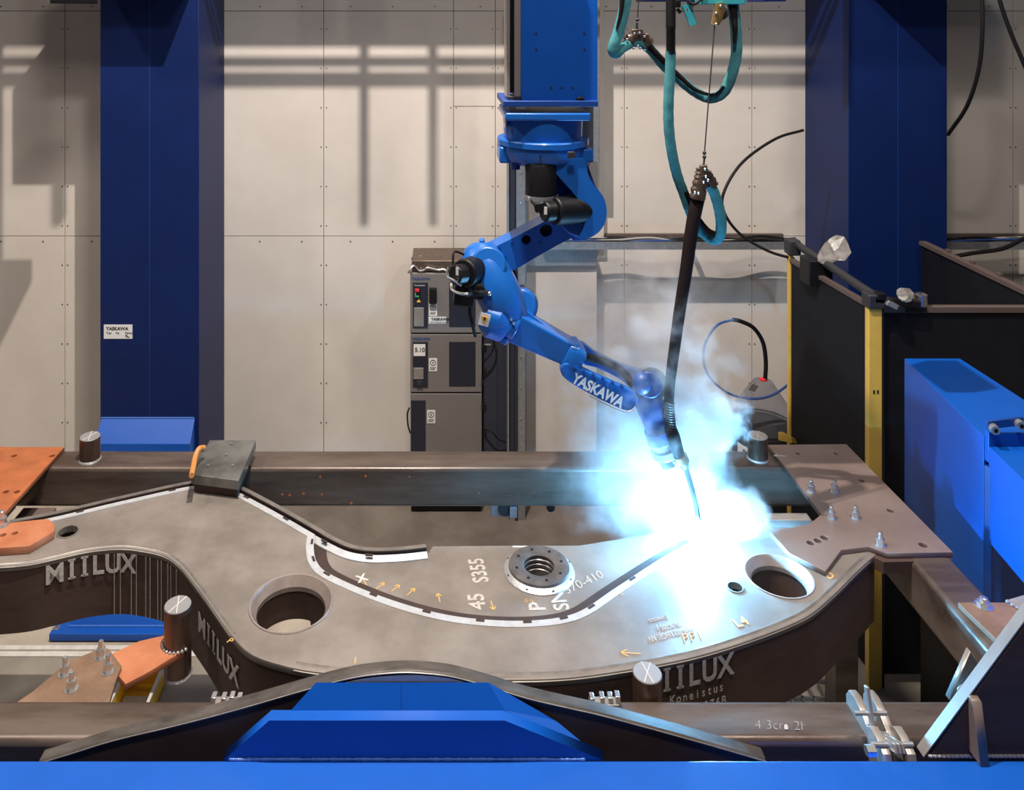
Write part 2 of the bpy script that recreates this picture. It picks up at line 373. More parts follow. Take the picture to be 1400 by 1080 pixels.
# ================================================================== COLUMNS AND GANTRY
def column(x0, x1, y0, y1, label, plate):
    t = thing('gantry_column', label, 'column', ((x0+x1)/2, (y0+y1)/2, 0))
    link('column_shaft', M().box((x0, y0, 0), (x1, y1, 6.2)), navy, t, bevel=0.006)
    link('seam_line', M().box(((x0+x1)/2-.0012, y0-0.0015, 0), ((x0+x1)/2+.0012, y0, 6.2)), blue, t, smooth=False)
    if plate:
        zt = P(200, 571, y0).z
        b = M().prism([(x0+.01, y0, zt), (x0+.01, y0-0.16, 1.0), (x0+.01, y0-0.16, 0), (x0+.01, y0, 0)], (x1-x0-.05, 0, 0))
        link('flared_foot', b, blue, t, bevel=0.004)  # lighter blue than the shaft imitates the extra light on the slope
        wv = M(); x = x0+.02
        while x < x1-.06: wv.sphere((x, y0-.004, zt+.002), 0.012, (1.3, .7, .6), 6); x += 0.022
        link('weld_seam', wv, weldblue, t)
        l0 = P(142, 444, y0-.004); l1 = P(181, 463, y0-.004)
        s_ = link('rating_plate', M().box((l0.x, y0-.006, l1.z), (l1.x, y0, l0.z)), white, t, smooth=False)
        text('lettering', 'YASKAWA', 0.046, (l0.x+.025, y0-.007, l0.z-.052), (1,0,0), (0,0,1), ink, s_, bold=.001)
        for q, tx in enumerate(('Type', 'No.', 'Payload')): text('lettering', tx, 0.026, (l0.x+.025+q*.095, y0-.007, l0.z-.088), (1,0,0), (0,0,1), ink, s_)
        for q, tx in enumerate(('kg', 'Year')): text('lettering', tx, 0.024, (l0.x+.215, y0-.007, l0.z-.108-.018*q), (1,0,0), (0,0,1), ink, s_)
    return t
column(P(137,0,8.1).x, P(272,0,8.1).x, 8.1, 9.06, 'dark blue square column with white rating plate and flared foot, left', True)
column(P(1160,0,8.1).x, P(1295,0,8.1).x, 8.1, 9.06, 'dark blue square column behind the black welding screens', False)
gt = thing('gantry_runway', 'blue overhead runway beam carried across the tops of the two columns', 'beam', (0, 7.9, 6.2))
link('runway_beam', M().box((-9, 7.95, 6.2), (9, 8.25, 6.5)), navy, gt, bevel=.01)
for z0_, z1_ in ((7.715, 7.795), (7.61, 7.645), (7.505, 7.565)): link('runway_rail', M().box((-9, 6.46, z0_), (9, 6.48, z1_)), navy, gt)
link('runway_rail', M().box((-9, 6.9, 7.35), (9, 7.1, 7.45)), navy, gt)
link('runway_rail', M().box((-9, 6.2, 8.08), (9, 6.26, 8.13)), navy, gt)
for x in (-2.30, -0.71, -0.352, 2.1): link('hanger_post', M().box((x-.024, 6.45, 6.80), (x+.024, 6.49, 7.75)), navy, gt)
for xa_, xb_ in ((P(137,0,8.1).x, P(272,0,8.1).x), (P(1160,0,8.1).x, P(1295,0,8.1).x)): link('column_shade_block', M().box((xa_, 7.45, 5.6), (xb_, 8.09, 6.3)), navy, gt)  # unseen block over each column, added to shade its upper face
link('end_box', M().box((P(90,0,7.2).x, 6.9, P(0,5,7.0).z), (P(134,0,7.2).x, 7.2, 5.45)), black, gt, bevel=.01)
link('box_hanger', M().box((P(108,0,7.1).x, 7.0, 5.45), (P(116,0,7.1).x, 7.05, 7.35)), darkgrey, gt)

# ================================================================== WALL EQUIPMENT
YC = 8.45
def czx(px): return (px-CX)/F*YC
def czz(py): return HC-(py-CY)/F*YC
def hazard(px, py, parent, y, w_=.085, h_=.135, bolt_sign=True):
    c = P(px, py, y)
    s_ = link('warning_sticker', M().box((c.x-w_/2, y-.004, c.z-h_/2), (c.x+w_/2, y, c.z+h_/2)), white, parent, smooth=False)
    r = w_*.36; rg = M().lathe([(r, 0), (r, .002), (r*.8, .002), (r*.8, 0)], (c.x, y-.004, c.z+h_*.16), (0,-1,0), 24, closed=True); link('symbol_ring', rg, ink, s_)
    b = M(); zz = c.z+h_*.16
    b.prism([(c.x+.003, y-.004, zz+r*.6), (c.x-.010, y-.004, zz-.002), (c.x+.001, y-.004, zz-.002), (c.x-.004, y-.004, zz-r*.6), (c.x+.010, y-.004, zz+.004), (c.x, y-.004, zz+.004)], (0, -.002, 0))
    link('lightning_symbol', b, ink, s_, smooth=False)
    for k in range(3): link('print_line', M().box((c.x-w_*.36, y-.0055, c.z-h_*(.22+.08*k)), (c.x+w_*(.36-.06*k), y-.004, c.z-h_*(.19+.08*k))), ink, s_, smooth=False)
    return s_
x0c, x1c = czx(561), czx(659)
def cab(z1, z0, label):
    t = thing('control_cabinet', label, 'cabinet', ((x0c+x1c)/2, YC+.28, z0), 'stacked robot control cabinets')
    link('cabinet_body', M().box((x0c, YC+.012, z0+.004), (x1c, YC+.56, z1-.004)), cab_m, t, bevel=.008)
    link('front_door', M().box((x0c+.005, YC-.006, z0+.010), (x1c-.005, YC+.012, z1-.008)), cab_m, t, bevel=.004)
    return t
yd = YC-.006
c1 = cab(czz(373), czz(456), 'grey control cabinet on top of the stack with red and green switch')
def crect(name, a, b, m, parent, th=.012, y=None):
    y = yd if y is None else y
    p, q = P(a[0], a[1], y), P(b[0], b[1], y)
    return link(name, M().box((p.x, y-th, q.z), (q.x, y, p.z)), m, parent, bevel=.002)
cp = crect('control_panel', (564.5, 386), (585, 447), cab_dark, c1)
text('lettering', 'YASKAWA', .040, P(563, 383, yd-.001), (1,0,0), (0,0,1), inkblue, c1, bold=.001)
text('lettering', 'Frontrunner', .022, P(566.5, 391, yd-.014), (1,0,0), (0,0,1), white, cp)
sw = crect('main_switch', (567.5, 395), (574.5, 404.5), black, cp, .03)
crect('red_sector', (567.5, 394), (573, 397.5), redm, sw, .034); crect('red_sector', (567.3, 395), (569, 399), redm, sw, .034)
crect('green_sector', (567.3, 400), (569, 404), greenm, sw, .034); crect('green_sector', (567.3, 403), (573, 405), greenm, sw, .034)
q = P(572.5, 411, yd-.013); link('warning_triangle', M().prism([(q.x-.022, q.y, q.z-.016), (q.x+.022, q.y, q.z-.016), (q.x, q.y, q.z+.022)], (0, -.002, 0)), warnm, cp, smooth=False)
crect('document_card', (566, 420), (579.5, 445.5), lightsteel, cp, .018)
crect('door_handle', (587, 393), (597, 413.5), black, c1, .05); hazard(592, 423, c1, yd)
lb = crect('brand_label', (586, 433), (610, 442.5), white, c1, .004)
text('lettering', 'YASKAWA', .040, P(589.5, 438, yd-.005), (1,0,0), (0,0,1), ink, lb, bold=.0015)
text('lettering', 'WWW.YASKAWA.COM', .018, P(588, 441.5, yd-.005), (1,0,0), (0,0,1), ink, lb)
crect('vent_panel', (614, 386), (650, 446.5), cab_dark, c1, .006)
for py in (425,): crect('hinge', (658, 441), (661, 446), black, c1, .02)
c2 = cab(czz(456), czz(537), 'grey control cabinet in the middle of the stack numbered 5.10')
text('lettering', 'YASKAWA', .040, P(563, 465, yd-.001), (1,0,0), (0,0,1), inkblue, c2, bold=.001)
cp = crect('control_panel', (564.5, 467), (585, 528), cab_dark, c2)
nb = crect('number_card', (565.5, 470), (581.5, 486), white, cp, .016)
text('lettering', '5.10', .062, P(567, 481, yd-.017), (1,0,0), (0,0,1), ink, nb, bold=.001)
crect('document_card', (565.5, 502), (579, 517.5), lightsteel, cp, .018); crect('lower_knob', (570, 519.5), (578, 526), darkgrey, cp, .03)
hazard(592, 498.5, c2, yd); crect('vent_panel', (614, 467), (650, 527.5), cab_dark, c2, .006)
crect('hinge', (658, 472), (661, 478), black, c2, .02); crect('hinge', (658, 520), (661, 526), black, c2, .02)
c3 = cab(czz(537), .09, 'plain grey control cabinet at the bottom of the stack with dark side strip')
link('plinth', M().box((x0c+.01, YC+.04, 0), (x1c-.01, YC+.55, .09)), black, c3)
crect('dark_strip', (562, 547), (582, 690), cab_dark, c3, .006); hazard(589.5, 569.5, c3, yd)
crect('hinge', (658, 552), (661, 558), black, c3, .02)
tb = thing('cable_box', 'brown connection box with loose metal hooks on top of the control cabinets', 'box', (czx(600), YC+.3, czz(373)))
link('box_body', M().box((czx(563), YC+.03, czz(373)), (czx(640), YC+.5, czz(357.5))), bronze, tb, bevel=.01)
hk = [P(563, 371, YC-.01), P(558, 372.5, YC-.03), P(561, 368, YC-.02), P(565, 363, YC), P(569, 365, YC+.01), P(573, 370, YC), P(580, 369, YC), P(584, 366, YC), P(592, 367.5, YC), P(600, 369, YC), P(606, 368, YC), P(612, 371, YC)]
link('hook_wire', M().tube(catmull(hk, 4), .010, 6), zinc, tb)
link('eye_bolt', M().tube([P(575, 357, YC+.2)+Vector((.045*math.cos(a), 0, .045*math.sin(a)+.01)) for a in [k*PI/8 for k in range(9)]], .010, 6), bronze, tb)
link('eye_bolt', M().tube([P(567, 356, YC+.2)+Vector((.03*math.cos(a), 0, .03*math.sin(a)+.01)) for a in [k*PI/8 for k in range(9)]], .010, 6), bronze, tb)
dc = thing('slate_box', 'slim slate grey box standing right of the control cabinet stack', 'cabinet', (P(677,0,8.6).x, 8.75, 0))
link('cabinet_body', M().box((P(660,0,8.6).x, 8.6, 0), (P(695,0,8.6).x, 8.98, P(0,448,8.6).z)), cab_side, dc, bevel=.006)  # plain upright slate grey block beside the cabinet stack
link('box_seam', M().box((P(680,0,8.6).x-.002, 8.597, 0), (P(680,0,8.6).x+.002, 8.602, P(0,450,8.6).z)), black, dc, smooth=False)
link('hanging_cable', M().tube(catmull([P(661,586,8.55), P(672,590,8.5), P(681,600,8.52), P(692,605,8.55)], 6), .008, 6), rubber, dc)
link('hanging_cable', M().tube(catmull([P(668,442,8.56), P(676,462,8.5), P(672,482,8.5), P(660,496,8.5)], 6), .010, 6), rubber, dc)
link('grey_strip_label', M().box((P(662,0,8.6).x, 8.594, P(0,472,8.6).z), (P(671,0,8.6).x, 8.6, P(0,470,8.6).z)), cable_w, dc, smooth=False)
tag(link('loose_cable', M().tube(catmull([P(560,557,8.42), P(557,566,8.4), P(558,582,8.4), P(561,592,8.43)], 6), .009, 6), rubber), 'thin black cable bowed out beside the lowest control cabinet', 'cable')
# galvanised post
gp_ = thing('steel_post', 'galvanised channel post with dark slot behind the robot arm', 'post', (P(706,0,8.34).x, 8.4, 0))
zt = 5.6
link('back_web', M().box((P(694,0,8.4).x, 8.48, 0), (P(721,0,8.4).x, 8.5, zt)), galv, gp_)
link('side_flange', M().box((P(694,0,8.34).x, 8.34, 0), (P(696,0,8.34).x, 8.48, zt)), galv, gp_)
link('side_flange', M().box((P(706,0,8.34).x, 8.34, 0), (P(718,0,8.34).x, 8.48, zt)), galv, gp_)
link('slot_cover', M().box((P(697,0,8.4).x, 8.40, 0), (P(704,0,8.4).x, 8.42, zt)), cab_side, gp_)
link('dark_flange', M().box((P(704,0,8.34).x, 8.33, 0), (P(708,0,8.34).x, 8.47, P(0,330,8.34).z)), darkgrey, gp_)
for k in range(9): link('post_bolt', M().cyl(P(712, 235+k*42, 8.34), P(712, 235+k*42, 8.34)-Vector((0,.012,0)), .010, n=8), zinc, gp_)
cl = thing('clad_column', 'pale grey clad building column with a darker cap behind the robot arm', 'column', (P(767,0,8.8).x, 8.95, 0))
link('cladding', M().box((P(718,0,8.8).x, 8.8, 0), (P(816,0,8.8).x, 9.07, P(0,362,8.8).z)), panel_m, cl, bevel=.008)
link('cap_plate', M().box((P(712,0,8.75).x, 8.75, P(0,364,8.75).z), (P(816,0,8.75).x, 9.07, P(0,336,8.75).z)), galv, cl, bevel=.006)
link('upper_cladding', M().box((P(724,0,8.95).x, 8.95, P(0,338,8.95).z), (P(826,0,8.95).x, 9.07, 7)), panel_m, cl, bevel=.006)
link('grey_duct', M().box((P(797,0,8.6).x, 8.6, P(0,222,8.6).z), (P(820,0,8.6).x, 8.95, 6)), galv, cl, bevel=.004)
# cable tray
def tray(xa, xb, label):
    t = thing('cable_tray', label, 'cable tray', ((xa+xb)/2, 8.7, P(0,335,8.6).z))
    z0, z1 = P(0,341,8.66).z, P(0,322,8.66).z
    link('tray_base', M().box((xa, 8.66, z0), (xb, 8.78, z0+.012)), galv, t)
    link('front_rail', M().box((xa, 8.65, z0), (xb, 8.66, P(0,331,8.65).z)), galv, t)
    link('back_rail', M().box((xa, 9.02, P(0,330,9.0).z), (xb, 9.07, P(0,321,9.0).z)), screen_edge, t)
    x = xa+.25
    while x < xb: link('wall_bracket', M().box((x-.02, 8.78, z0-.02), (x+.02, 9.08, z0+.02)), galv, t); x += 1.4
    for k, (m, r) in enumerate([(rubber,.016),(cable_blue,.012),(cable_w,.010),(rubber,.014),(rubber,.012),(cable_w,.009),(rubber,.015)]):
        pts = []; x = xa
        while x <= xb+.01: pts.append((x, 8.675+.015*k+R_.uniform(-.005,.005), P(0,333,8.66).z+R_.uniform(-.03,.05))); x += (xb-xa)/7
        link('tray_cable', M().tube(catmull(pts, 5), r, 6), m, t)
    return t
tray(P(745,0,8.5).x, P(1100,0,8.5).x, 'wall cable tray full of cables between robot arm and blue column')
tray(P(1288,0,8.5).x, 9.0, 'wall cable tray full of cables to the right of the blue column')

# ================================================================== WELDING SCREENS
ZS = 2.92
XN, YN = P(1197,0,6.24).x, 6.24
XF, YF = P(1082,0,7.49).x, 7.49
ws = thing('welding_screen', 'black welding screen side panel between two yellow posts', 'screen', (XN, (YN+YF)/2, 0))
link('screen_panel', M().hexa([(XN-.01,YN+.04,.1),(XN+.02,YN+.04,.1),(XF+.02,YF-.02,.1),(XF-.01,YF-.02,.1),(XN-.01,YN+.04,ZS),(XN+.02,YN+.04,ZS),(XF+.02,YF-.02,ZS),(XF-.01,YF-.02,ZS)]), screen_m, ws)
link('edge_rail', M().hexa([(XN-.02,YN+.04,ZS),(XN+.03,YN+.04,ZS),(XF+.03,YF,ZS),(XF-.02,YF,ZS),(XN-.02,YN+.04,ZS+.03),(XN+.03,YN+.04,ZS+.03),(XF+.03,YF,ZS+.03),(XF-.02,YF,ZS+.03)]), screen_edge, ws)
link('post', M().box((XN-.05, YN, 0), (XN+.05, YN+.06, ZS+.02)), yellow, ws, bevel=.003)
link('post', M().box((XF-.02, YF, 0), (XF+.02, YF+.05, ZS+.06)), yellow, ws, bevel=.003)
link('post_cap', M().box((XN-.06, YN-.02, ZS+.02), (XN+.07, YN+.1, ZS+.13)), darkgrey, ws, bevel=.012)
link('post_cap', M().box((XF-.03, YF-.03, ZS+.06), (XF+.08, YF+.1, ZS+.2)), darkgrey, ws, bevel=.015)
link('overhead_bar', M().cyl((XN+.02, YN+.02, ZS+.10), (XF+.05, YF, ZS+.16), .035, n=14), darkgrey, ws)
for dz in (1.62, 1.50, 2.3):
    for dx in (-.012, .018): link('post_slot', M().box((XN+dx-.006, YN-.002, dz-.014), (XN+dx+.006, YN, dz+.014)), black, ws, smooth=False)
b0 = P(1065, 590, 7.35); 
yb = M().hexa([P(1064,602,7.2), P(1083,606,7.2), P(1094,607,7.44), P(1076,600,7.46), P(1064,590,7.2), P(1082,598,7.2), P(1088,600,7.44), P(1070,590,7.46)])
link('bracket_foot', yb, yellow, ws, bevel=.004)
w2 = thing('welding_screen', 'wide black welding screen facing the camera, right of the yellow post', 'screen', (5, 6.3, 0))
link('screen_panel', M().box((XN+.075, 6.28, .1), (7.2, 6.31, ZS-.02)), screen_m, w2)
link('edge_rail', M().box((XN+.075, 6.265, ZS-.02), (7.2, 6.325, ZS+.02)), screen_edge, w2)
link('frame_bar', M().box((XN+.06, 6.27, 0), (XN+.085, 6.32, ZS)), darkgrey, w2)
w3 = thing('welding_screen', 'black welding screen receding at the right edge behind the front screen', 'screen', (4.79, 7.1, 0))
link('screen_panel', M().box((4.78, 6.36, .1), (4.80, 8.05, ZS)), screen_m, w3)
link('edge_rail', M().box((4.76, 6.36, ZS), (4.83, 8.05, ZS+.035)), screen_edge, w3)
for y in (6.6, 6.95, 7.3, 7.65): link('rail_clip', M().box((4.80, y, ZS+.035), (4.83, y+.05, ZS+.06)), screen_edge, w3)
link('post', M().box((4.80, 6.6, 0), (5.0, 6.66, P(0,382,6.6).z)), yellow, w3)
# gear on top of the screens
bg = thing('sensor_bracket', 'black swivel bracket with metal can clamped on top of the screen corner', 'bracket', P(1225,418,6.3))
link('arm', M().obox(P(1225,412,6.25), (.36, .06, .05), (1,0,-.12)), black, bg, bevel=.008)
link('clamp', M().obox(P(1203,404,6.25), (.07, .07, .05)), black, bg, bevel=.006)
link('clamp', M().obox(P(1218,416,6.22), (.09, .06, .04), (1,0,-.5)), galv, bg, bevel=.006)
link('arm_rod', M().cyl(P(1212,408,6.22), P(1228,420,6.22), .018, n=10), darkgrey, bg)
link('canister', M().lathe([(.04,-.06),(.045,-.055),(.045,.05),(.02,.062)], P(1259,411,6.3)), chrome, bg)
link('base_plate', M().box((P(1234,0,6.3).x, 6.25, P(0,424,6.3).z), (P(1262,0,6.3).x, 6.34, P(0,417,6.3).z)), black, bg)
def bag(c, pts, label):
    b = M(); n = 9; rs = []
    for (p, r) in pts:
        rs.append([Vector(p)+Vector((math.cos(2*PI*k/n)*r*R_.uniform(.7,1.15), math.sin(2*PI*k/n)*r*.8, math.sin(2*PI*k/n+.4)*r*R_.uniform(.75,1.1))) for k in range(n)])
    b.rings(rs); tag(link('plastic_wrap', b, wrapm, origin=c, smooth=False), label, 'wrapping')
bag(P(1130,350,7.0), [(P(1119,356,7), .01), (P(1126,351,7), .05), (P(1137,343,7), .085), (P(1147,338,7), .10), (P(1155,340,7), .05)], 'crumpled clear plastic wrap held above the sensor behind the screen rail')
bag(P(1240,403,6.3), [(P(1229,404,6.25), .01), (P(1233,402,6.25), .045), (P(1240,404,6.25), .05), (P(1247,405,6.25), .02)], 'small crumpled plastic wrap on the swivel bracket by the metal can')
tag(link('sensor_box', M().box((P(1107,0,7.0).x, 7.0, P(0,392,7).z), (P(1139,0,7.0).x, 7.2, P(0,357,7).z)), black, origin=P(1123,375,7.1), bevel=.01), 'black sensor box behind the slanting screen rail under plastic wrap', 'box')

# wire drum with clear hood
dr = thing('wire_drum', 'welding wire drum with smoky clear cone hood and striped label', 'drum', (P(1043,0,8.0).x, 8.0, 0))
dc_ = P(1043, 0, 8.0).x
link('drum_body', M().lathe([(.27, 0), (.285, .02), (.285, 1.10), (.295, 1.12), (.295, 1.15), (.27, 1.16)], (dc_, 8.0, 0)), darkgrey, dr)
link('hood', M().lathe([(.285, 1.16), (.283, 1.30), (.09, 1.59), (.065, 1.60)], (dc_, 8.0, 0)), hood_m, dr)
link('hood_rim', M().lathe([(.285, 1.16), (.295, 1.165), (.295, 1.18), (.285, 1.18)], (dc_, 8.0, 0), closed=True), darkgrey, dr)
link('red_gland', M().lathe([(.035, 1.598), (.035, 1.612), (.012, 1.62)], (dc_, 8.0, 0)), redm, dr)
lab = M(); 
def arcpts(a0, a1, z, r=.288, n=8): return [Vector((dc_+r*math.sin(a0+(a1-a0)*k/n), 8.0-r*math.cos(a0+(a1-a0)*k/n), z)) for k in range(n+1)]
lo = arcpts(-1.3, -.42, .72); hi = arcpts(-1.3, -.42, 1.03)
for k in range(8): lab.hexa([lo[k], lo[k+1], lo[k+1]+(Vector((dc_,8,.72))-lo[k+1])*.01, lo[k]+(Vector((dc_,8,.72))-lo[k])*.01, hi[k], hi[k+1], hi[k+1]+(Vector((dc_,8,1.03))-hi[k+1])*.01, hi[k]+(Vector((dc_,8,1.03))-hi[k])*.01])
dl = link('striped_label', lab, white, dr)
for k in range(3):
    a = -1.05+.24*k; st = M(); pl = [arcpts(a+.05*z_, a+.09+.05*z_, 1.0-.20*z_-.02*k, .291, 2) for z_ in (0, .25, .5, .75, 1.)]
    vs = [[st.bm.verts.new(p) for p in r] for r in pl]
    for r0, r1 in zip(vs, vs[1:]):
        for i in range(2): st.face([r0[i], r0[i+1], r1[i+1], r1[i]])
    link('label_stripe', st, ink, dl)
link('hood_tag', M().obox(P(1030,530,7.80), (.075, .002, .09), (1, .1, -.35), (.35,-.5,1)), white, dr, smooth=False)
tag(link('wire_conduit', M().tube(catmull([P(1046,520,8.0), P(1047,495,8.0), P(1043,468,7.98), P(1030,448,7.95), P(1012,439,7.92), P(1002,437,7.9)], 6), .020, 10), rubber, origin=P(1046,520,8.0)), 'thick black wire conduit arching up from the drum hood', 'conduit')
tag(link('wire_conduit', M().tube(catmull([P(1002,437,7.9), P(980,445,7.85), P(964,470,7.8), P(963,500,7.75), P(978,525,7.7), P(1004,541,7.66), P(1035,545,7.62), P(1060,538,7.62), P(1085,520,7.6)], 7), .012, 8), cable_blue, origin=P(1002,437,7.9)), 'thin blue wire conduit looping round in front of the drum', 'conduit')
def cable(pts, r, m, label, n=8):
    tag(link('cable', M().tube(catmull(pts, 8), r, n), m, origin=pts[0]), label, 'cable')
cable([P(1098,178,8.05), P(1060,190,7.9), P(1015,222,7.7), P(990,262,7.6), P(990,290,7.6), P(1012,320,7.6), P(1050,343,7.55), P(1086,354,7.5)], .014, rubber, 'black cable looping from the blue column down to the far screen post')
cable([P(1342,-30,7.4), P(1343,40,7.4), P(1338,95,7.5), P(1322,145,7.7), P(1296,184,8.02)], .018, rubber, 'black cable hanging in a curve to the right face of the blue column')
cable([P(1360,-30,7.3), P(1368,5,7.3), P(1382,45,7.3), P(1402,92,7.3), P(1440,180,7.3)], .018, rubber, 'straight black cable slanting out at the top right corner')
cable([P(1400,326,8.3), P(1370,340,8.2), P(1330,346,8.1), P(1297,352,8.07)], .022, rubber, 'thick black cable sagging from the right cable tray to the column')

# ================================================================== FLOOR ITEMS
fb = thing('floor_bracket', 'blue steel floor bracket bolted to the beige concrete at left', 'bracket', G(145,870,0))
a_, b_, c_, d_ = G(67,868,.06), G(70,878,.0), G(250,842,.06), G(250,868,.06)
zf = .07
pts = [G(67,867,zf), G(84,838,zf), G(330,838,zf), G(330,867,zf)]
link('foot_plate', M().prism([(p.x, p.y, .012) for p in pts], (0,0,zf-.012)), blue, fb, bevel=.004)
link('rubber_pad', M().prism([(p.x+(.015 if i<2 else 0), p.y+.01, 0) for i, p in enumerate(pts)], (0,0,.012)), black, fb)
e0, e1 = G(95,856,zf), G(330,856,zf)
link('upright_plate', M().prism([(e0.x, e0.y, zf), (e1.x, e1.y, zf), (e1.x, e1.y+.25, zf+.30), (e0.x+.03, e0.y+.25, zf+.30)], (0, .03, 0)), blue, fb)
wv = M(); x = e0.x
while x < e1.x-.1: wv.sphere((x, e0.y-.003, zf+.004), .011, (1.3,.8,.7), 6); x += .02
link('weld_seam', wv, weldblue, fb)
for px, py in ((77, 858), (83, 848)): hexbolt(G(px, py, zf), .022, .085, fb)
yt = thing('yellow_bin', 'yellow plastic bin with white rim lying on the floor at left', 'bin', G(195,940,0))
q1 = G(226,908,.16); X1, Y1 = q1.x, q1.y; X0, Y0 = G(160,940,.16).x, q1.y-.75
for nm, lo, hi in (('bin_floor', (X0,Y0,.005), (X1,Y1,.015)), ('bin_side', (X0,Y0,.005), (X0+.015,Y1,.16)), ('bin_side', (X1-.015,Y0,.005), (X1,Y1,.16)), ('bin_end', (X0+.015,Y1-.015,.005), (X1-.015,Y1,.16)), ('bin_end', (X0+.015,Y0,.005), (X1-.015,Y0+.015,.16))):
    link(nm, M().box(lo, hi), yellow2, yt)
link('bin_rim', M().ribbon([(X0,Y0),(X1,Y0),(X1,Y1),(X0,Y1)], [(-.006,.16),(.018,.16),(.018,.175),(-.006,.175)], closed=True), white, yt, smooth=False)
link('paper_scraps', M().box((X0+.03, Y0+.05, .016), (X1-.03, Y1-.14, .03)), chalk, yt)
gr = thing('floor_grating', 'dark steel floor grating lying beyond the front rail at right', 'grating', G(1105,946,0))
ga, gb = G(1062,952,0), G(1150,940,0)
for k in range(7): 
    x = ga.x+(gb.x-ga.x)*k/6; link('grating_bar', M().box((x-.008, ga.y-.25, .004), (x+.008, gb.y, .03)), galv, gr)
for k in range(3):
    y = ga.y-.2+k*.16; link('grating_bar', M().box((ga.x, y-.008, .004), (gb.x, y+.008, .03)), galv, gr)

# ================================================================== FIXTURE FRAME
ZT = 2.0
fr = thing('fixture_frame', 'large rectangular brown steel fixture frame holding the boom', 'frame', (0, 4.8, 0))
rb = link('rear_beam', M().box((-3.6, 5.73, 1.72), (3.02, 5.97, ZT)), beam_m, fr, bevel=.028)
for k in range(9):
    q = [(438,652),(500,651),(560,652),(386,676),(396,677),(415,675),(440,676),(480,688),(655,674)][k]
    p = P(q[0], q[1], 5.729); link('rust_spot', M().cyl(p, p+Vector((0,.004,0)), R_.uniform(.007,.012), n=8), rustspot, rb)
link('end_plate', M().box((-2.93, 5.42, ZT-.30), (-2.70, 5.73, ZT-.28)), plate_m, fr)
link('side_rail', M().box((-3.22, 3.83, 1.72), (-2.97, 5.73, ZT)), beam_m, fr, bevel=.028)
rr = link('side_rail', M().box((2.77, 3.55, 1.72), (3.02, 5.73, ZT)), beam_m, fr, bevel=.028)
link('front_beam', M().box((-3.4, 3.62, 1.70), (3.6, 3.84, 1.965)), beam_m, fr, bevel=.03)
for (x, y) in ((-3.5, 5.85), (2.9, 5.85), (-3.1, 3.73), (2.95, 3.73)): link('leg', M().box((x-.08, y-.08, 0), (x+.08, y+.08, 1.72)), beam_m, fr)
# hidden-side bracket under the rear beam
link('pipe_bracket', M().box((P(672,0,5.8).x, 5.76, P(0,706,5.76).z), (P(686,0,5.8).x, 5.80, 1.72)), galv, fr)
link('pipe_bracket', M().box((P(696,0,5.8).x, 5.74, P(0,708,5.74).z), (P(706,0,5.8).x, 5.82, 1.72)), galv, fr)
link('pipe_stub', M().cyl((P(690,0,5.8).x, 5.75, 1.69), (P(690,0,5.8).x, 5.95, 1.69), .045, n=16), darkgrey, fr)
link('pipe_stub', M().cyl((P(752,0,5.8).x, 5.76, 1.70), (P(752,0,5.8).x, 5.90, 1.70), .03, n=12), black, fr)
# rear pins
pin(123, 596, 2.165, ZT, .071, fr); pin(1036, 595, 2.165, ZT, .069, fr)
# right corner plate
Z1 = ZT+.032
def g2(px, py, Z=Z1): p = G(px, py, Z); return (p.x, p.y)
out = [g2(*q) for q in [(1050,608),(1157,607),(1303,755),(1213,756),(1187,747),(1150,752),(1128,781),(1079,756),(1053,727),(1107,716),(1123,703)]]
hl = []
for px, py, r in ((1091,620,.016),(1143,620,.016),(1178,657,.018),(1217,698,.020),(1262,745,.024),(1108,742,.022),(1118,739,.022),(1127,735,.022)):
    c = g2(px, py); hl.append(circ(c, r, 14))
cpl = link('corner_plate', M().plate_xy(out, ZT+.001, Z1, hl, .002), plate_m, fr, smooth=False)
for px, py in ((1109,672),(1141,672),(1137,708),(1170,708),(1204,745)): hexbolt(G(px, py, Z1), .022, .075, cpl)
link('chalk_arrow', M().obox(G(1066,623,Z1)+Vector((0,0,.001)), (.08,.006,.001), (1,-.18,0)).obox(G(1061,622,Z1)+Vector((0,0,.001)), (.03,.005,.001), (1,.9,0)).obox(G(1061,624,Z1)+Vector((0,0,.001)), (.03,.005,.001), (1,-1.1,0)), chalk, cpl, smooth=False)
# support ledge below the corner plate front edge
lp = [g2(*q, ZT) for q in [(1150,753),(1187,748),(1213,757),(1300,757),(1300,766),(1208,768),(1186,757),(1152,764)]]
link('plate_stiffener', M().prism([(x, y, 1.93) for x, y in lp], (0,0,.068)), boomdark, fr)
wv = M(); x = 2.80
while x < 3.01: wv.sphere((x, 4.80, ZT+.002), .012, (1.2,.8,.7), 6); x += .018
link('weld_seam', wv, weldm, fr)
# plate with bolt on the right rail
rp = link('rail_plate', M().prism([(2.80, 4.38, ZT), (3.06, 4.38, ZT), (3.20, 4.05, ZT), (3.20, 3.80, ZT), (2.86, 3.80, ZT)], (0,0,.030)), brownplate, fr, bevel=.003)
hexbolt(G(1345,828,ZT+.03), .03, .045, rp)
link('wing_plate', M().prism([(3.07, 4.40, ZT+.005), (3.9, 4.40, ZT+.25), (3.9, 4.36-.4, ZT+.25), (3.2, 3.98, ZT+.005)], (0,0,.02)), lightsteel, fr)
wv = M()
for k in range(16): wv.sphere((3.07+.13*k/15, 4.38-.36*k/15, ZT+.034), .012, (1,1,.7), 6)
link('weld_seam', wv, weldm, fr)
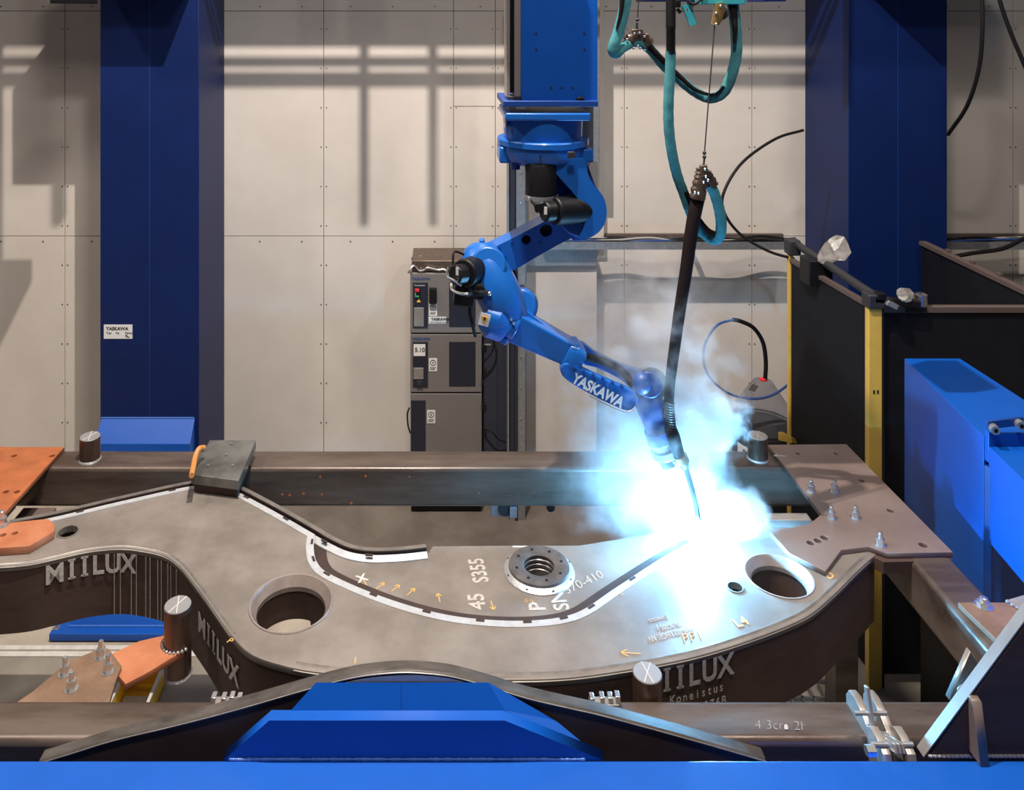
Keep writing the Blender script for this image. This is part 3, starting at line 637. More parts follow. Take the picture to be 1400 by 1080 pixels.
# left orange plate
lo = [g2(*q) for q in [(-60,606),(10,611),(88,611),(0,708),(-40,760),(-200,760),(-200,640)]]
hl = [circ(g2(px, py), .02, 14) for px, py in ((19,623),(71,623),(8,672),(23,672))]
lp_ = link('corner_plate', M().plate_xy(lo, ZT+.001, Z1, hl, .002), orange, fr, smooth=False); lp_['label'] = 'rust orange corner plate with drilled holes'
lw = M(); ep = [G(0,620,Z1+.03), G(10,611,Z1+.03)]
# octagonal orange clamp plate over the boom
lo = [g2(*q, ZT+.05) for q in [(-60,722),(0,716),(45,711),(66,709),(75,717),(74,726),(40,746),(0,749),(-60,755)]]
hl = [circ(g2(px, py, ZT+.05), .018, 14) for px, py in ((4,731),(20,728.5))]
oc = link('clamp_plate', M().plate_xy(lo, ZT+.002, ZT+.05, hl, .003), orange2, fr, smooth=False); oc['label'] = 'pale orange octagonal clamp plate'
hexbolt(G(2,718,ZT+.05), .028, .09, oc)
# front-left bracket: brown plate, orange tongue, pin
ZB = 1.85
lo = [g2(*q, ZB) for q in [(-10,985),(0,975),(45,945),(92,905),(140,885),(149,887),(166,910),(160,925),(140,990)]]
bp_ = link('bracket_plate', M().plate_xy(lo, ZB-.025, ZB, (), .002), brownplate, fr, smooth=False)
for px, py in ((138,898),(89,921),(148,918),(98,942)): hexbolt(G(px, py, ZB), .022, .085, bp_)
lo = [g2(*q, ZB-.002) for q in [(150,888),(190,870),(225,862),(252,868),(252,882),(206,910),(172,928),(160,915)]]
tg = link('bracket_tongue', M().plate_xy(lo, ZB-.06, ZB-.027, (), .002), orange2, fr, smooth=False); tg['label'] = 'pale orange tongue plate welded to the pin'
pc = G(243, 826, 2.03)
pin(243, 826, 2.03, 1.66, .071, fr)
wv = M()
for k in range(10): wv.sphere((pc.x+.078*math.cos(PI+.3*k*.9), pc.y+.078*math.sin(PI+.3*k*.9), ZB-.024), .009, n=6)
link('weld_seam', wv, weldm, fr)
pin(885, 919, 2.035, 1.68, .069, fr)
# clips on the front beam
for pxs in ((289, 329), (806, 846)):
    pa, pb = P(pxs[0], 955, 3.8), P(pxs[1], 955, 3.8)
    cb = M().box((pa.x, 3.78, 1.955), (pb.x, 3.83, 1.985))
    k = link('clip_bracket', cb, lightsteel, fr, bevel=.004)
    for tt in (.08, .42, .7, .95): link('clip_tooth', M().box((pa.x+(pb.x-pa.x)*tt-.010, 3.785, 1.985), (pa.x+(pb.x-pa.x)*tt+.012, 3.825, 2.01+.015*R_.random())), zinc, k, bevel=.003)
text('lettering', '4 3cm/2h', .07, G(1032, 997, 1.967)+Vector((0,0,.0015)), (1, -.04, 0), (0, 1, 0), chalk2, fr, shear=.3, squash=.9, bold=-.002)
# hinge plates on the front beam
hg = thing('hinge_clamp', 'bright steel hinge clamp of paired rounded plates on the front beam', 'clamp', P(1210,1010,3.6))
def lug(xc, y0, y1, zb, zt, th, shift=0):
    poly = [(y0, zb), (y1, zb), (y1+shift, zt-.05), (y1+shift-.012, zt-.015), ((y0+y1)/2+shift, zt), (y0+shift+.015, zt-.02), (y0+shift*.6, zt-.07)]
    link('hinge_plate', M().plate_yz(poly, xc-th/2, xc+th/2, .003), lightsteel, hg)
for px in (1172, 1196):
    x = P(px, 0, 3.72).x; link('hinge_plate', M().plate_yz([(3.585,1.90),(3.82,1.90),(3.825,2.0),(3.80,2.04),(3.75,2.05),(3.68,2.035),(3.60,1.985)], x, x+.036, .004), lightsteel, hg)
for px in (1199, 1232):
    x = P(px, 0, 3.54).x; link('hinge_plate', M().plate_yz([(3.462,1.88),(3.61,1.88),(3.63,2.02),(3.60,2.045),(3.55,2.045),(3.49,2.02),(3.462,1.95)], x, x+.036, .004), lightsteel, hg)
a, b_ = P(1168,975,3.64), P(1212,975,3.64); link('hinge_pin', M().cyl(a, b_, .009, n=16), galv, hg)
a, b_ = P(1190,1018,3.52), P(1248,1018,3.52); link('hinge_pin', M().cyl(a, b_, .011, n=16), galv, hg)
for k in range(3): link('link_bar', M().obox(P(1213+k*5,1015,3.53), (.012, .16, .035), (1,0,0), (0,.5,1)), lightsteel, hg, bevel=.003)
link('link_bar', M().obox(P(1190,975,3.63), (.015, .03, .20), (1,0,-.0), (.28,-.35,-1)), lightsteel, hg, bevel=.003)
link('hinge_nut', M().cyl(P(1184,1026,3.5), P(1196,1026,3.5), .022, n=6), zinc, hg)
# big slanted gusset at the right corner
gs = thing('corner_gusset', 'tall brown triangular gusset plate with bright slanted edge at lower right', 'gusset', P(1330,1030,3.6))
def xz(px, py, Y): p = P(px, py, Y); return (p.x, p.z)
yg = 3.50
link('gusset_plate', M().plate_xz([xz(1268,1036,yg), xz(1404,852,yg), xz(1500,722,yg), xz(1650,722,yg), xz(1650,1036,yg)], yg, yg+.045, (), .002), boomdark, gs, smooth=False)
eg = M(); p0, p1 = P(1264,1036,yg), P(1500,717,yg); d = (p1-p0).normalized(); nn = Vector((-d.z, 0, d.x))
eg.hexa([p0, p1, p1+Vector((0,.05,0)), p0+Vector((0,.05,0)), p0+nn*.006, p1+nn*.006, p1+nn*.006+Vector((0,.05,0)), p0+nn*.006+Vector((0,.05,0))])
link('ground_edge', eg, lightsteel, gs, smooth=False)
ys = 3.38
poly = [(yg, 2.032), (yg, P(0,950,yg).z), (yg-.03, P(0,960,yg-.03).z), (3.42, 2.032)]
xr = P(1330,0,yg).x
link('stiffener', M().plate_yz(poly, xr-.02, xr+.02, .003), plate_m, gs, smooth=False)
wv = M(); x = P(1272,0,yg).x
while x < P(1400,0,yg).x: wv.sphere((x, yg-.002, P(0,1033,yg).z), .010, (1.4,.8,.7), 6); x += .019
link('weld_seam', wv, weldm, gs)
tb2 = link('end_bracket', M().plate_xz([xz(1298,957,3.72), xz(1327,891,3.72), xz(1350,925,3.72), xz(1322,957,3.72)], 3.72, 3.75, (), .002), lightsteel, fr, smooth=False)
hexbolt(P(1318,945,3.69), .022, .05, tb2, ax=(0,-1,0))

# ================================================================== POSITIONER (blue)
pb = thing('positioner_beam', 'bright blue positioner beam with raised trapezoid saddle along the bottom edge', 'beam', (0, 3.2, 0))
link('beam_body', M().box((-3.6, 2.75, 1.55), (3.6, 3.45, 2.03)), blue, pb, bevel=.006)
link('leg', M().box((-3.3, 2.85, 0), (-3.0, 3.3, 1.55)), blue, pb); link('leg', M().box((3.0, 2.85, 0), (3.3, 3.3, 1.55)), blue, pb)
yg2 = 3.455
link('saddle_front', M().plate_xz([xz(305,1040,yg2), xz(368,985,yg2), xz(690,985,yg2), xz(826,1040,yg2)], yg2-.0, yg2+.052, (), .0), blue, pb, smooth=False)
A = [P(398,971,3.505), P(688,971,3.505), P(742,1002,3.505)]
zt_ = HC-(933-CY)/F*3.545
tp = M(); y_a, y_b = 3.505, 3.548
za = P(0,971,y_a).z; zb_ = P(0,933,y_b).z
f0, f1, f2 = P(398,971,y_a).x, P(690,971,y_a).x, 0
h0, h1 = P(432,933,y_b).x, P(668,933,y_b).x
tp.hexa([(f0,y_a,1.9),(f1,y_a,1.9),(h1,y_b+.004,1.9),(h0,y_b+.004,1.9),(f0,y_a,za),(f1,y_a,za),(h1,y_b,zb_),(h0,y_b,zb_)])
link('saddle_top', tp, blue, pb, smooth=False)
sd = M(); sd.hexa([(f1,y_a,1.9),P(812,1030,y_a),P(790,1020,y_b),(h1,y_b,1.9),(f1,y_a,za),P(812,1029,y_a)+Vector((0,0,.002)),P(760,985,y_b),(h1,y_b,zb_)])
link('saddle_flank', sd, blue, pb, smooth=False)
link('saddle_seam', M().hexa([P(548,971,y_a-.001), P(549,971,y_a-.001), P(549,933,y_b), P(548,933,y_b), P(548,971,y_a-.001)+Vector((0,-.001,.001)), P(549,971,y_a-.001)+Vector((0,-.001,.001)), P(549,933,y_b)+Vector((0,-.001,.001)), P(548,933,y_b)+Vector((0,-.001,.001))]), rblue2, pb, smooth=False)
wv = M(); x = P(316,0,yg2).x
while x < P(797,0,yg2).x: wv.sphere((x, yg2-.004, 2.034), R_.uniform(.005,.008), (1.6,.8,.9), 6); x += .011
link('weld_seam', wv, weldblue, pb)
# tailstock at right
ts = thing('positioner_tailstock', 'tall blue steel tailstock box with two bolts at the right edge', 'machine', (3.7, 5.2, 0))
zt1, zb1 = 2.66, 1.30
q = [P(1237,490,6.0), P(1312,490,6.0), P(1416,555,5.27), P(1400,590,4.94), P(1345,596,4.89)]
pl = [(3.44,6.0), (3.85,6.0), (3.87,4.89), (3.28,4.89)]
link('box_body', M().prism([(x, y, 1.2) for x, y in pl], (0,0,zt1-1.2)), blue, ts, bevel=.004)
link('end_plate', M().box((3.285, 4.85, 2.52), (3.87, 4.89, 2.70)), blue, ts, bevel=.004)
for px, py in ((1356,583),(1391,577)):
    p = P(px, py, 4.85); b = M().cyl(p, p-Vector((.01,.05,0)), .026, n=16); o = link('bolt', b, galv, ts)
    link('bolt_socket', M().cyl(p-Vector((.01,.051,0)), p-Vector((.01,.0525,0)), .014, n=6), black, o)
link('bolt_strap', M().obox(P(1374,578,4.845), (.22,.015,.05), (1,0,.12)), rblue2, ts, bevel=.004)
pl = [(3.285,4.85), (4.4,4.85), (4.4,3.95), (3.17,3.95)]
link('front_box', M().prism([(x, y, 2.05) for x, y in pl], (0,0,zt1-2.09)), blue, ts, bevel=.004)
link('pedestal', M().box((3.5, 5.1, 0), (3.8, 5.9, 1.2)), black, ts)
link('cover_strip', M().hexa([(3.272,4.87,1.7),(3.285,4.83,1.7),(3.30,4.83,1.7),(3.30,4.87,1.7),(3.272,4.87,2.5),(3.285,4.83,2.5),(3.30,4.83,2.5),(3.30,4.87,2.5)]), rblue2, ts)

# ================================================================== ARCHED WORKPIECE IN FRONT
ar = thing('arched_plate', 'dark arched steel plate with scuffed top edge rising behind the blue saddle', 'plate', (0, 3.6, 1.9))
ya = 3.56
top = [(54,1041),(100,1027),(155,1010),(222,994),(278,980),(330,966),(375,953),(420,940),(460,929),(500,921),(545,917),(580,918),(620,923),(668,936),(720,952),(780,966),(820,975),(891,994),(970,1016),(1046,1038)]
tw = catmull([Vector((*xz(x, y, ya), 0)) for x, y in top], 4)
poly = [(p.x, p.y) for p in tw]+[xz(1046,1075,ya), xz(54,1075,ya)]
link('arch_web', M().plate_xz(poly, ya, ya+.02), boomdark, ar, smooth=False)
bnd = M(); rs = []
for i, p in enumerate(tw):
    a = tw[max(0,i-1)]; b = tw[min(len(tw)-1,i+1)]; t = (b-a).normalized(); n = Vector((-t.y, 0, t.x)); t3 = Vector((p.x, 0, p.y))
    rs.append([Vector((p.x, ya-.004, p.y))-n*.012, Vector((p.x, ya-.004, p.y)), Vector((p.x, ya+.002, p.y))+n*.004, Vector((p.x, ya+.052, p.y))+n*.004, Vector((p.x, ya+.056, p.y))-n*.012])
bnd.rings(rs)
arm_m = mat('scuffed_dark_edge', (0.034, 0.030, 0.027), 0.45, metal=0.2, col2=(0.125, 0.112, 0.102), scale=5.5, amount=1.0, stretch=(1,3,1), detail=3)
link('arch_flange', bnd, arm_m, ar)
link('ground_edge', M().tube([Vector((p.x, ya-.006, p.y-.004)) for p in tw], .0035, 6), edge_m, ar)
lens = catmull([Vector((*xz(x, y, ya-.002), 0)) for x, y in [(462,933),(500,925),(545,921),(580,921),(620,926),(655,937)]], 4)
link('inner_plate', M().plate_xz([(p.x, p.y-.004) for p in lens]+[xz(655,960,ya), xz(462,960,ya)], ya-.008, ya-.004), prep, ar, smooth=False)

# ================================================================== THE BOOM (workpiece)
bo = thing('steel_boom', 'long curved grey steel boom being welded on the fixture frame', 'boom', (0, 4.6, 1.6))
def gz(q, Z=ZT): p = G(q[0], q[1], Z); return Vector((p.x, p.y, 0))
back1 = [(-90,728),(-20,724),(30,716),(80,706),(160,687),(250,667),(287,663),(318,670),(352,687),(392,709),(430,731)]
back2 = [(430,731),(428,748),(432,768),(448,784),(500,808),(560,829),(620,843),(680,849),(730,849),(770,844),(800,833),(840,806),(900,767),(950,738)]
rightb = [(1000,722),(1060,712),(1150,716),(1196,752),(1189,765)]
front = [(1189,765),(1168,785),(1143,810),(1112,837),(1075,856),(1010,880),(940,900),(860,915),(780,926),(700,929),(600,927),(500,924),(430,918),(385,909),(345,895),(320,873),(300,846),(282,820),(264,796),(246,774),(226,760),(200,753),(165,749),(120,753),(75,763),(35,771),(-20,775),(-90,778)]
W1 = catmull([gz(q) for q in back1], 5); W2 = catmull([gz(q) for q in back2], 5); WR = catmull([gz(q) for q in rightb], 3); WF = catmull([gz(q) for q in front], 5)
outl = [(p.x, p.y) for p in W1[:-1]+W2[:-1]+WR[:-1]+WF]
c_l = G(398,824,ZT); c_r = G(1065,787,ZT); c_s = G(93,727,ZT); c_t = G(1005,803,ZT)
R_L, R_R = .225, .188
holes = [circ((c_l.x, c_l.y), R_L, 40), circ((c_r.x, c_r.y), R_R, 40), circ((c_s.x, c_s.y), .058, 24), circ((c_t.x, c_t.y), .042, 20)]
tpz = link('top_plate', M().plate_xy(outl, ZT-.035, ZT, holes, .004), boomtop, bo, smooth=False)
# collars in the holes
def collar(c, r, dpt, m=collar_m):
    return link('hole_collar', M().lathe([(r+.002, .0), (r-.001, .004), (r-.008, .003), (r-.040, -.045), (r-.040, -dpt), (r-.002, -dpt), (r-.002, -.004)], (c.x, c.y, ZT+.001), n=56, closed=True), m, bo)
collar(c_l, R_L, .07); collar(c_r, R_R, .07)
for c, r in ((c_l, R_L), (c_r, R_R)): link('inner_tube', M().lathe([(r-.034,-.07),(r-.034,-.23),(r-.01,-.23),(r-.01,-.07)], (c.x, c.y, ZT), n=48, closed=True), boomdark, bo)
link('hole_collar', M().lathe([(.066,0),(.066,.003),(.056,.003),(.056,-.035),(.06,-.035)], (c_s.x, c_s.y, ZT+.0005), n=28, closed=True), edge_m, bo)
link('hole_collar', M().lathe([(.046,0),(.046,.003),(.039,.003),(.039,-.035),(.043,-.035)], (c_t.x, c_t.y, ZT+.0005), n=24, closed=True), edge_m, bo)
# webs
ZL = ZT-.40
WFs = [p for p in WF]
link('front_web', M().ribbon(WFs, [(-.004, ZL), (-.004, ZT-.03), (-.03, ZT-.03), (-.03, ZL)]), boomdark, bo)
link('end_web', M().ribbon(WR, [(-.01, ZL), (-.01, ZT-.03), (-.035, ZT-.03), (-.035, ZL)]), boomdark, bo)
# bottom plate with the same outline
def shift(pts, d):
    out_ = []
    for i, p in enumerate(pts):
        a = pts[max(0,i-1)]; b = pts[min(len(pts)-1,i+1)]; t = (b-a).normalized(); out_.append(Vector((p.x-t.y*d, p.y+t.x*d, 0)))
    return out_
WB = [Vector((p.x, p.y, 0)) for p in W1]
W1o = [p for p in shift(W1, .026)]
short = [(430,731),(450,742),(475,753),(505,758),(545,757),(584,753)]
WS = catmull([gz(q) for q in short], 4)
WSo = shift(WS, .022)
rear_rib = W1o[8:]+WSo[2:]
link('rear_rib', M().ribbon(rear_rib, [(0, ZL), (.0, ZT+.002), (.034, ZT+.002), (.034, ZL)]), groove_m, bo)
link('rib_edge', M().ribbon(rear_rib, [(0.004, ZT+.002), (.004, ZT+.005), (.034, ZT+.005), (.034, ZT+.002)]), edge_m, bo)
link('rear_groove', M().ribbon(W1+WS[1:], [(-.01, ZL), (-.01, ZT-.03), (.030, ZT-.03), (.030, ZL)]), groove_m, bo)
link('rear_edge_strip', M().ribbon(W1[12:], [(-.040, ZT-.02), (-.040, ZT+.003), (.002, ZT+.001), (.002, ZT-.02)]), prep, bo)
link('short_edge_strip', M().ribbon(WS, [(-.026, ZT-.04), (-.026, ZT-.027), (.010, ZT-.010), (.010, ZT-.04)]), prep, bo)
W2s = W2
link('inner_edge_strip', M().ribbon(W2s, [(-.042, ZT-.02), (-.042, ZT+.003), (.004, ZT+.001), (.004, ZT-.02)]), prep, bo)
link('inner_web', M().ribbon(W2s, [(-.02, ZL), (-.02, ZT-.02), (.004, ZT-.02), (.004, ZL)]), groove_m, bo)
# front chamfer strip
link('front_edge_strip', M().ribbon(WF[:64], [(-.040, ZT-.002), (-.040, ZT+.003), (-.034, ZT+.004), (.004, ZT-.010), (.004, ZT-.016)]), edge_m, bo)
link('front_edge_strip', M().ribbon(WF[76:], [(-.026, ZT-.002), (-.026, ZT+.003), (-.02, ZT+.004), (.004, ZT-.008), (.004, ZT-.014)]), edge_m, bo)
# tack welds along strips
tk = M(); cnt = 0
for W, st in ((W1[14:], 7), (W2s, 6), (WS, 9)):
    for i in range(3, len(W)-2, st):
        t = (W[i+1]-W[i-1]).normalized(); n = Vector((-t.y, t.x, 0)); tk.obox(W[i]-n*.008+Vector((0,0,ZT+.002)), (.045, .014, .007), t)
link('tack_welds', tk, groove_m, bo, kind='stuff', smooth=False)
# lower centre plate
ZC = ZT-.035
bk = [(430,728),(450,746),(480,758),(585,757),(592,747),(700,746),(792,746),(872,733),(950,717),(1000,716),(1010,722)]
cpoly = [gz(q, ZC) for q in bk]
inner = [p+Vector((0,0,0)) for p in W2s]
cp2 = [(p.x, p.y) for p in cpoly[:1]]+[(p.x, p.y) for p in cpoly[1:]]+[(p.x, p.y) for p in reversed(inner[2:])]
cb_ = gz((737,781), ZC)
cpl2 = link('centre_plate', M().plate_xy(cp2, ZC-.03, ZC, [circ((cb_.x, cb_.y), .10, 32)], 0), boomtop, bo, smooth=False)
link('centre_rear_web', M().ribbon([(p.x, p.y) for p in cpoly[4:]], [(-.03, ZL), (-.03, ZC-.03), (-.005, ZC-.03), (-.005, ZL)]), boomdark, bo, smooth=False)
link('white_mark', M().obox(gz((712,747.5), ZC)+Vector((0,0,ZC+.001)), (.10,.014,.001), (1,0,0)), chalk, cpl2, smooth=False)
link('groove_shade', M().ribbon(W2s, [(-.0, ZC-.01), (-.0, ZC+.001), (.080, ZC+.001), (.080, ZC-.01)]), groove_m, bo)  # flat dark strip on the centre plate, painted as the groove's shade
# bearing boss
bs = link('bearing_boss', M().lathe([(.10,-.10),(.10,-.02),(.20,.0),(.20,.006),(.178,.022),(.174,.038),(.160,.041),(.100,.038),(.088,.034),(.088,.02),(.094,.014),(.086,.008),(.086,-.006),(.094,-.012),(.086,-.018),(.086,-.035),(.094,-.04),(.084,-.046),(.084,-.10)], (cb_.x, cb_.y, ZC), n=64, closed=True), lightsteel, bo)
bs.data.materials.clear(); bs.data.materials.append(mat('dark_machined_boss', (0.16,0.155,0.16), .32, metal=.7, col2=(.24,.23,.235), scale=12))
link('weld_ring', M().lathe([(.205,.0),(.203,.006),(.183,.022),(.178,.024),(.172,.016),(.18,.0)], (cb_.x, cb_.y, ZC+.001), n=64, closed=True), weldm, bs)
for k in range(8):
    a = k*PI/4+.2; p = Vector((cb_.x+.135*math.cos(a), cb_.y+.135*math.sin(a), ZC+.0395)); link('bolt_hole', M().cyl(p, p+Vector((0,0,.002)), .009, n=10), black, bs)
    a += .1; p = Vector((cb_.x+.19*math.cos(a), cb_.y+.19*math.sin(a), ZC+.0145)); link('bolt_hole', M().cyl(p, p+Vector((0,0,.003)), .008, n=8), darkgrey, bs)
# writing on the centre plate (reads from bottom to top, as painted)
UP = Vector((0, 1, 0)); RT = Vector((1, 0, 0))
def flat(txt, px, py, size, ang, m, Z, parent, bold=0.0, shear=0.0, squash=1.0):
    p = G(px, py, Z); c, s_ = math.cos(math.radians(ang)), math.sin(math.radians(ang))
    return text('lettering', txt, size, p, (c, s_, 0), (-s_, c, 0), m, parent, bold=bold, shear=shear, squash=squash)
flat('45', 664, 833, .125, 95, chalk2, ZC, cpl2, .003); flat('S355', 668, 796, .125, 97, chalk2, ZC, cpl2, .003, squash=.85)
flat('P', 746, 835, .125, 92, chalk2, ZC, cpl2, .003); flat('SN', 779, 834, .12, 97, chalk2, ZC, cpl2, .002)
flat('370-410', 775, 813, .085, 31, chalk, ZC, cpl2, -.002, .2)
flat('69', 716, 823, .05, -20, ochre, ZC, cpl2, -.001)
flat('PP2', 838, 819, .055, 30, ochre, ZT, tpz, -.001, .2)
def chalk_arrow(px, py, ang, ln, m, Z, parent):
    p = G(px, py, Z)+Vector((0,0,.001)); a = math.radians(ang); d_ = Vector((math.cos(a), math.sin(a), 0)); b = M()
    b.obox(p, (ln, .006, .001), d_)
    for da in (150, -150):
        e = Vector((math.cos(a+math.radians(da)), math.sin(a+math.radians(da)), 0)); b.obox(p+d_*ln*.5+e*ln*.2, (ln*.45, .006, .0012), e)
    link('chalk_arrow', b, m, parent, smooth=False)
for px, py, a in ((520,801,48),(541,804,50),(562,809,52),(600,817,100),(673,828,-80),(498,795,120)): chalk_arrow(px, py, a, .07, ochre, ZC, cpl2)
chalk_arrow(862, 893, 175, .10, ochre, ZT, tpz)
flat('X', 490, 797, .085, 25, chalk, ZC, cpl2, .002)
flat('Koneistus', 911, 841, .05, 196, chalk, ZT, tpz, -.001, .2, .55); flat('25L0G055 J', 929, 849, .05, 196, chalk, ZT, tpz, -.001, .2, .58)
flat('H45302 LHGJ1 NV', 944, 856, .055, 197, chalk, ZT, tpz, -.001, .2, .60)
flat('PP1', 934, 879, .08, 14, ochre, ZT, tpz, -.001, .3)
flat('L4', 1008, 858, .085, 18, ochre, ZT, tpz, .001); flat('D', 1133, 792, .075, 20, ochre, ZT, tpz, .001)
flat('P', 309, 878, .05, -30, ochre, ZT, tpz); flat('I', 483, 908, .06, 0, ochre, ZT, tpz)
# bend lines and stencils on the front web
fw = bo
wvl = []
L_ = [0]
for p, q in zip(WF, WF[1:]): L_.append(L_[-1]+(q-p).length)
def s_at(px):                                # arc length where the front edge meets this column of the photograph (left limb)
    best = min(range(len(WF)//2+20, len(WF)), key=lambda i: abs((WF[i].x/WF[i].y*F+CX)-px)); return L_[best]
WFr = list(reversed(WF)); tot = L_[-1]
bl = M()
for px in (154,166,177,188,197,206,214,222,229,236,242):
    i = min(range(len(WF)-45, len(WF)), key=lambda i: abs((WF[i].x/WF[i].y*F+CX)-px)); p = WF[i]; t = (WF[min(i+1,len(WF)-1)]-WF[i-1]).normalized()
    n = Vector((t.y, -t.x, 0)); n = n if n.y < 0 else -n
    k = M().obox(Vector((p.x, p.y, (ZL+ZT-.03)/2))+n*.0055, (.004, .002, .36), t); link('bend_line', k, chalk2, bo, smooth=False)
text_along('lettering', 'MIILUX', .155, WFr, tot-s_at(72), ZT-.142, chalk, bo, adv=.98, off=.004, bold=.004)
i2 = min(range(len(WF)-80, len(WF)), key=lambda i: abs((WF[i].x/WF[i].y*F+CX)-274)); 
text_along('lettering', 'MIILUX', .15, WFr, tot-L_[i2]+.02, ZT-.22, chalk, bo, adv=1.0, off=.004, bold=.004)
i3 = min(range(0, 60), key=lambda i: abs((WF[i].x/WF[i].y*F+CX)-898))
text_along('lettering', 'MIILUX', .15, WFr, tot-L_[i3]-.02, ZT-.135, chalk, bo, adv=1.05, off=.004, bold=.004)
text_along('lettering', 'Koneistus', .06, WFr, tot-L_[i3]+.10, ZT-.20, chalk, bo, adv=1.0, off=.010)
text_along('lettering', '8G0170976B', .06, WFr, tot-L_[i3]+.08, ZT-.27, chalk, bo, adv=1.0, off=.010)
# stub bracket beside the arc
link('stop_bracket', M().box((G(1050,722,ZT).x, G(1050,722,ZT).y, ZT), (G(1104,714,ZT).x, G(1104,712,ZT).y, ZT+.05)), lightsteel, bo, bevel=.004)

# clamp block with orange hose at the back
kb = thing('ground_clamp_block', 'oily grey steel block on the boom back edge by the rear beam', 'block', (-1.45, 5.5, 2.06))
link('block_plate', M().prism([(-1.655,5.42,2.066), (-1.32,5.35,2.066), (-1.32,5.86,2.066), (-1.655,5.86,2.066)], (0,0,.064)), greyplate, kb, bevel=.004)
link('block_base', M().prism([(-1.64,5.44,2.006), (-1.335,5.38,2.006), (-1.335,5.70,2.006), (-1.64,5.70,2.006)], (0,0,.06)), boomdark, kb)
for px, py in ((309,622),(316,607),(284,637),(318,637)): hexbolt(G(px, py, 2.13), .010, .012, kb, name='screw', washer=False)
link('orange_hose', M().tube(catmull([P(279,612,5.6), P(272,614,5.55), P(267,625,5.5), P(264,640,5.4), P(262,650,5.3)], 6), .018, 10), orange_c, kb)

# ================================================================== ROBOT
YR = 5.2
rp0 = thing('gantry_post', 'blue vertical post with aluminium rail carrying the robot from above', 'post', P(765,140,YR))
xa, xb = P(713,0,4.97).x, P(817,0,4.97).x
link('post_shaft', M().box((xa, 4.97, P(0,138,4.97).z), (xb, 5.42, 7.0)), blue, rp0, bevel=.004)
for px, py in ((733,46),(733,68),(799,46),(799,68),(754,120),(768,120),(783,120)): link('bolt_hole', M().cyl(P(px,py,4.969), P(px,py,4.969)-Vector((0,.002,0)), .007, n=8), ink, rp0)
link('post_shade_block', M().box((.25, 4.80, 5.75), (.60, 4.968, 6.3)), blue, rp0, bevel=.006)  # out-of-view plate, added to keep the post front in shadow
link('guide_rail', M().box((P(693,0,5.0).x, 5.0, P(0,133,5.0).z), (P(697,0,5.0).x, 5.2, 7)), alu, rp0)
link('guide_rail', M().box((P(703,0,5.0).x, 4.99, P(0,136,5.0).z), (P(713,0,5.0).x, 5.2, 7)), alu, rp0, bevel=.01)
link('rail_slot', M().box((P(697,0,5.0).x, 5.05, P(0,128,5.0).z), (P(703,0,5.0).x, 5.2, 7)), black, rp0)
link('rail_stop', M().box((P(694,0,5.0).x, 4.98, P(0,138,5.0).z), (P(712,0,5.0).x, 5.1, P(0,131,5.0).z)), darkgrey, rp0, bevel=.004)
link('post_flange', M().box((P(688,0,4.93).x, 4.93, P(0,146,4.93).z), (P(818,0,4.93).x, 5.46, P(0,138,4.93).z)), rblue2, rp0, bevel=.004)
link('cable_gland', M().box((P(789,0,4.94).x, 4.94, P(0,138.5,4.94).z), (P(799,0,4.94).x, 4.97, P(0,133,4.94).z)), black, rp0, bevel=.004)
link('rear_plate', M().box((P(797,0,5.3).x, 5.44, P(0,222,5.44).z), (P(817,0,5.3).x, 5.47, P(0,146,5.44).z)), galv, rp0)

ro = thing('welding_robot', 'blue six-axis welding robot hanging upside down from the gantry post', 'robot', P(742,150,YR))
cxr = P(742,0,YR).x
def rz(py, Y=YR): return P(0,py,Y).z
rad = S(54, YR)
link('base_flange', M().box((cxr-rad-.01, YR-.27, rz(158)), (cxr+rad+.005, YR+.25, rz(147.5))), rblue, ro, bevel=.012)
link('base_drum', M().lathe([(rad*.99, rz(158)), (rad*1.0, rz(162)), (rad*.98, rz(189)), (.05, rz(189))], (cxr, YR, 0), n=64), rblue, ro)
link('label_strip', M().box((P(688.5,0,5.16).x, 5.05, rz(170)), (P(690.5,0,5.16).x, 5.15, rz(152))), white, ro, smooth=False)
link('turret_ring', M().lathe([(.05,rz(187)), (rad*1.13, rz(187)), (rad*1.15, rz(188.5)), (rad*1.15, rz(195)), (rad*1.12, rz(196))], (cxr, YR, 0), n=64), rblue, ro)
link('turret_body', M().lathe([(rad*1.10, rz(195)), (rad*1.10, rz(205)), (rad*1.04, rz(214)), (rad*.84, rz(221)), (rad*.4, rz(224)), (.02, rz(224))], (cxr, YR, 0), n=64), rblue, ro)
link('turret_lug', M().box((P(681,0,YR).x, YR-.12, rz(219)), (P(700,0,YR).x, YR+.12, rz(197))), rblue, ro, bevel=.014)
link('turret_lug', M().box((P(792,0,YR-.1).x, YR-.16, rz(216)), (P(809,0,YR-.1).x, YR+.1, rz(198))), rblue, ro, bevel=.014)
link('access_cover', M().obox(P(781,212,4.915), (.045,.012,.042)), darkgrey, ro, bevel=.005)
link('turret_stop', M().lathe([(.028,0),(.028,.045),(.01,.05)], P(705,231,YR-.1), n=16), rblue2, ro)
for px, py in ((719,212),(719,220),(739,214),(739,222)): link('bolt_hole', M().cyl(P(px,py,4.925), P(px,py,4.925)-Vector((0,.004,0)), .006, n=8), ink, ro)
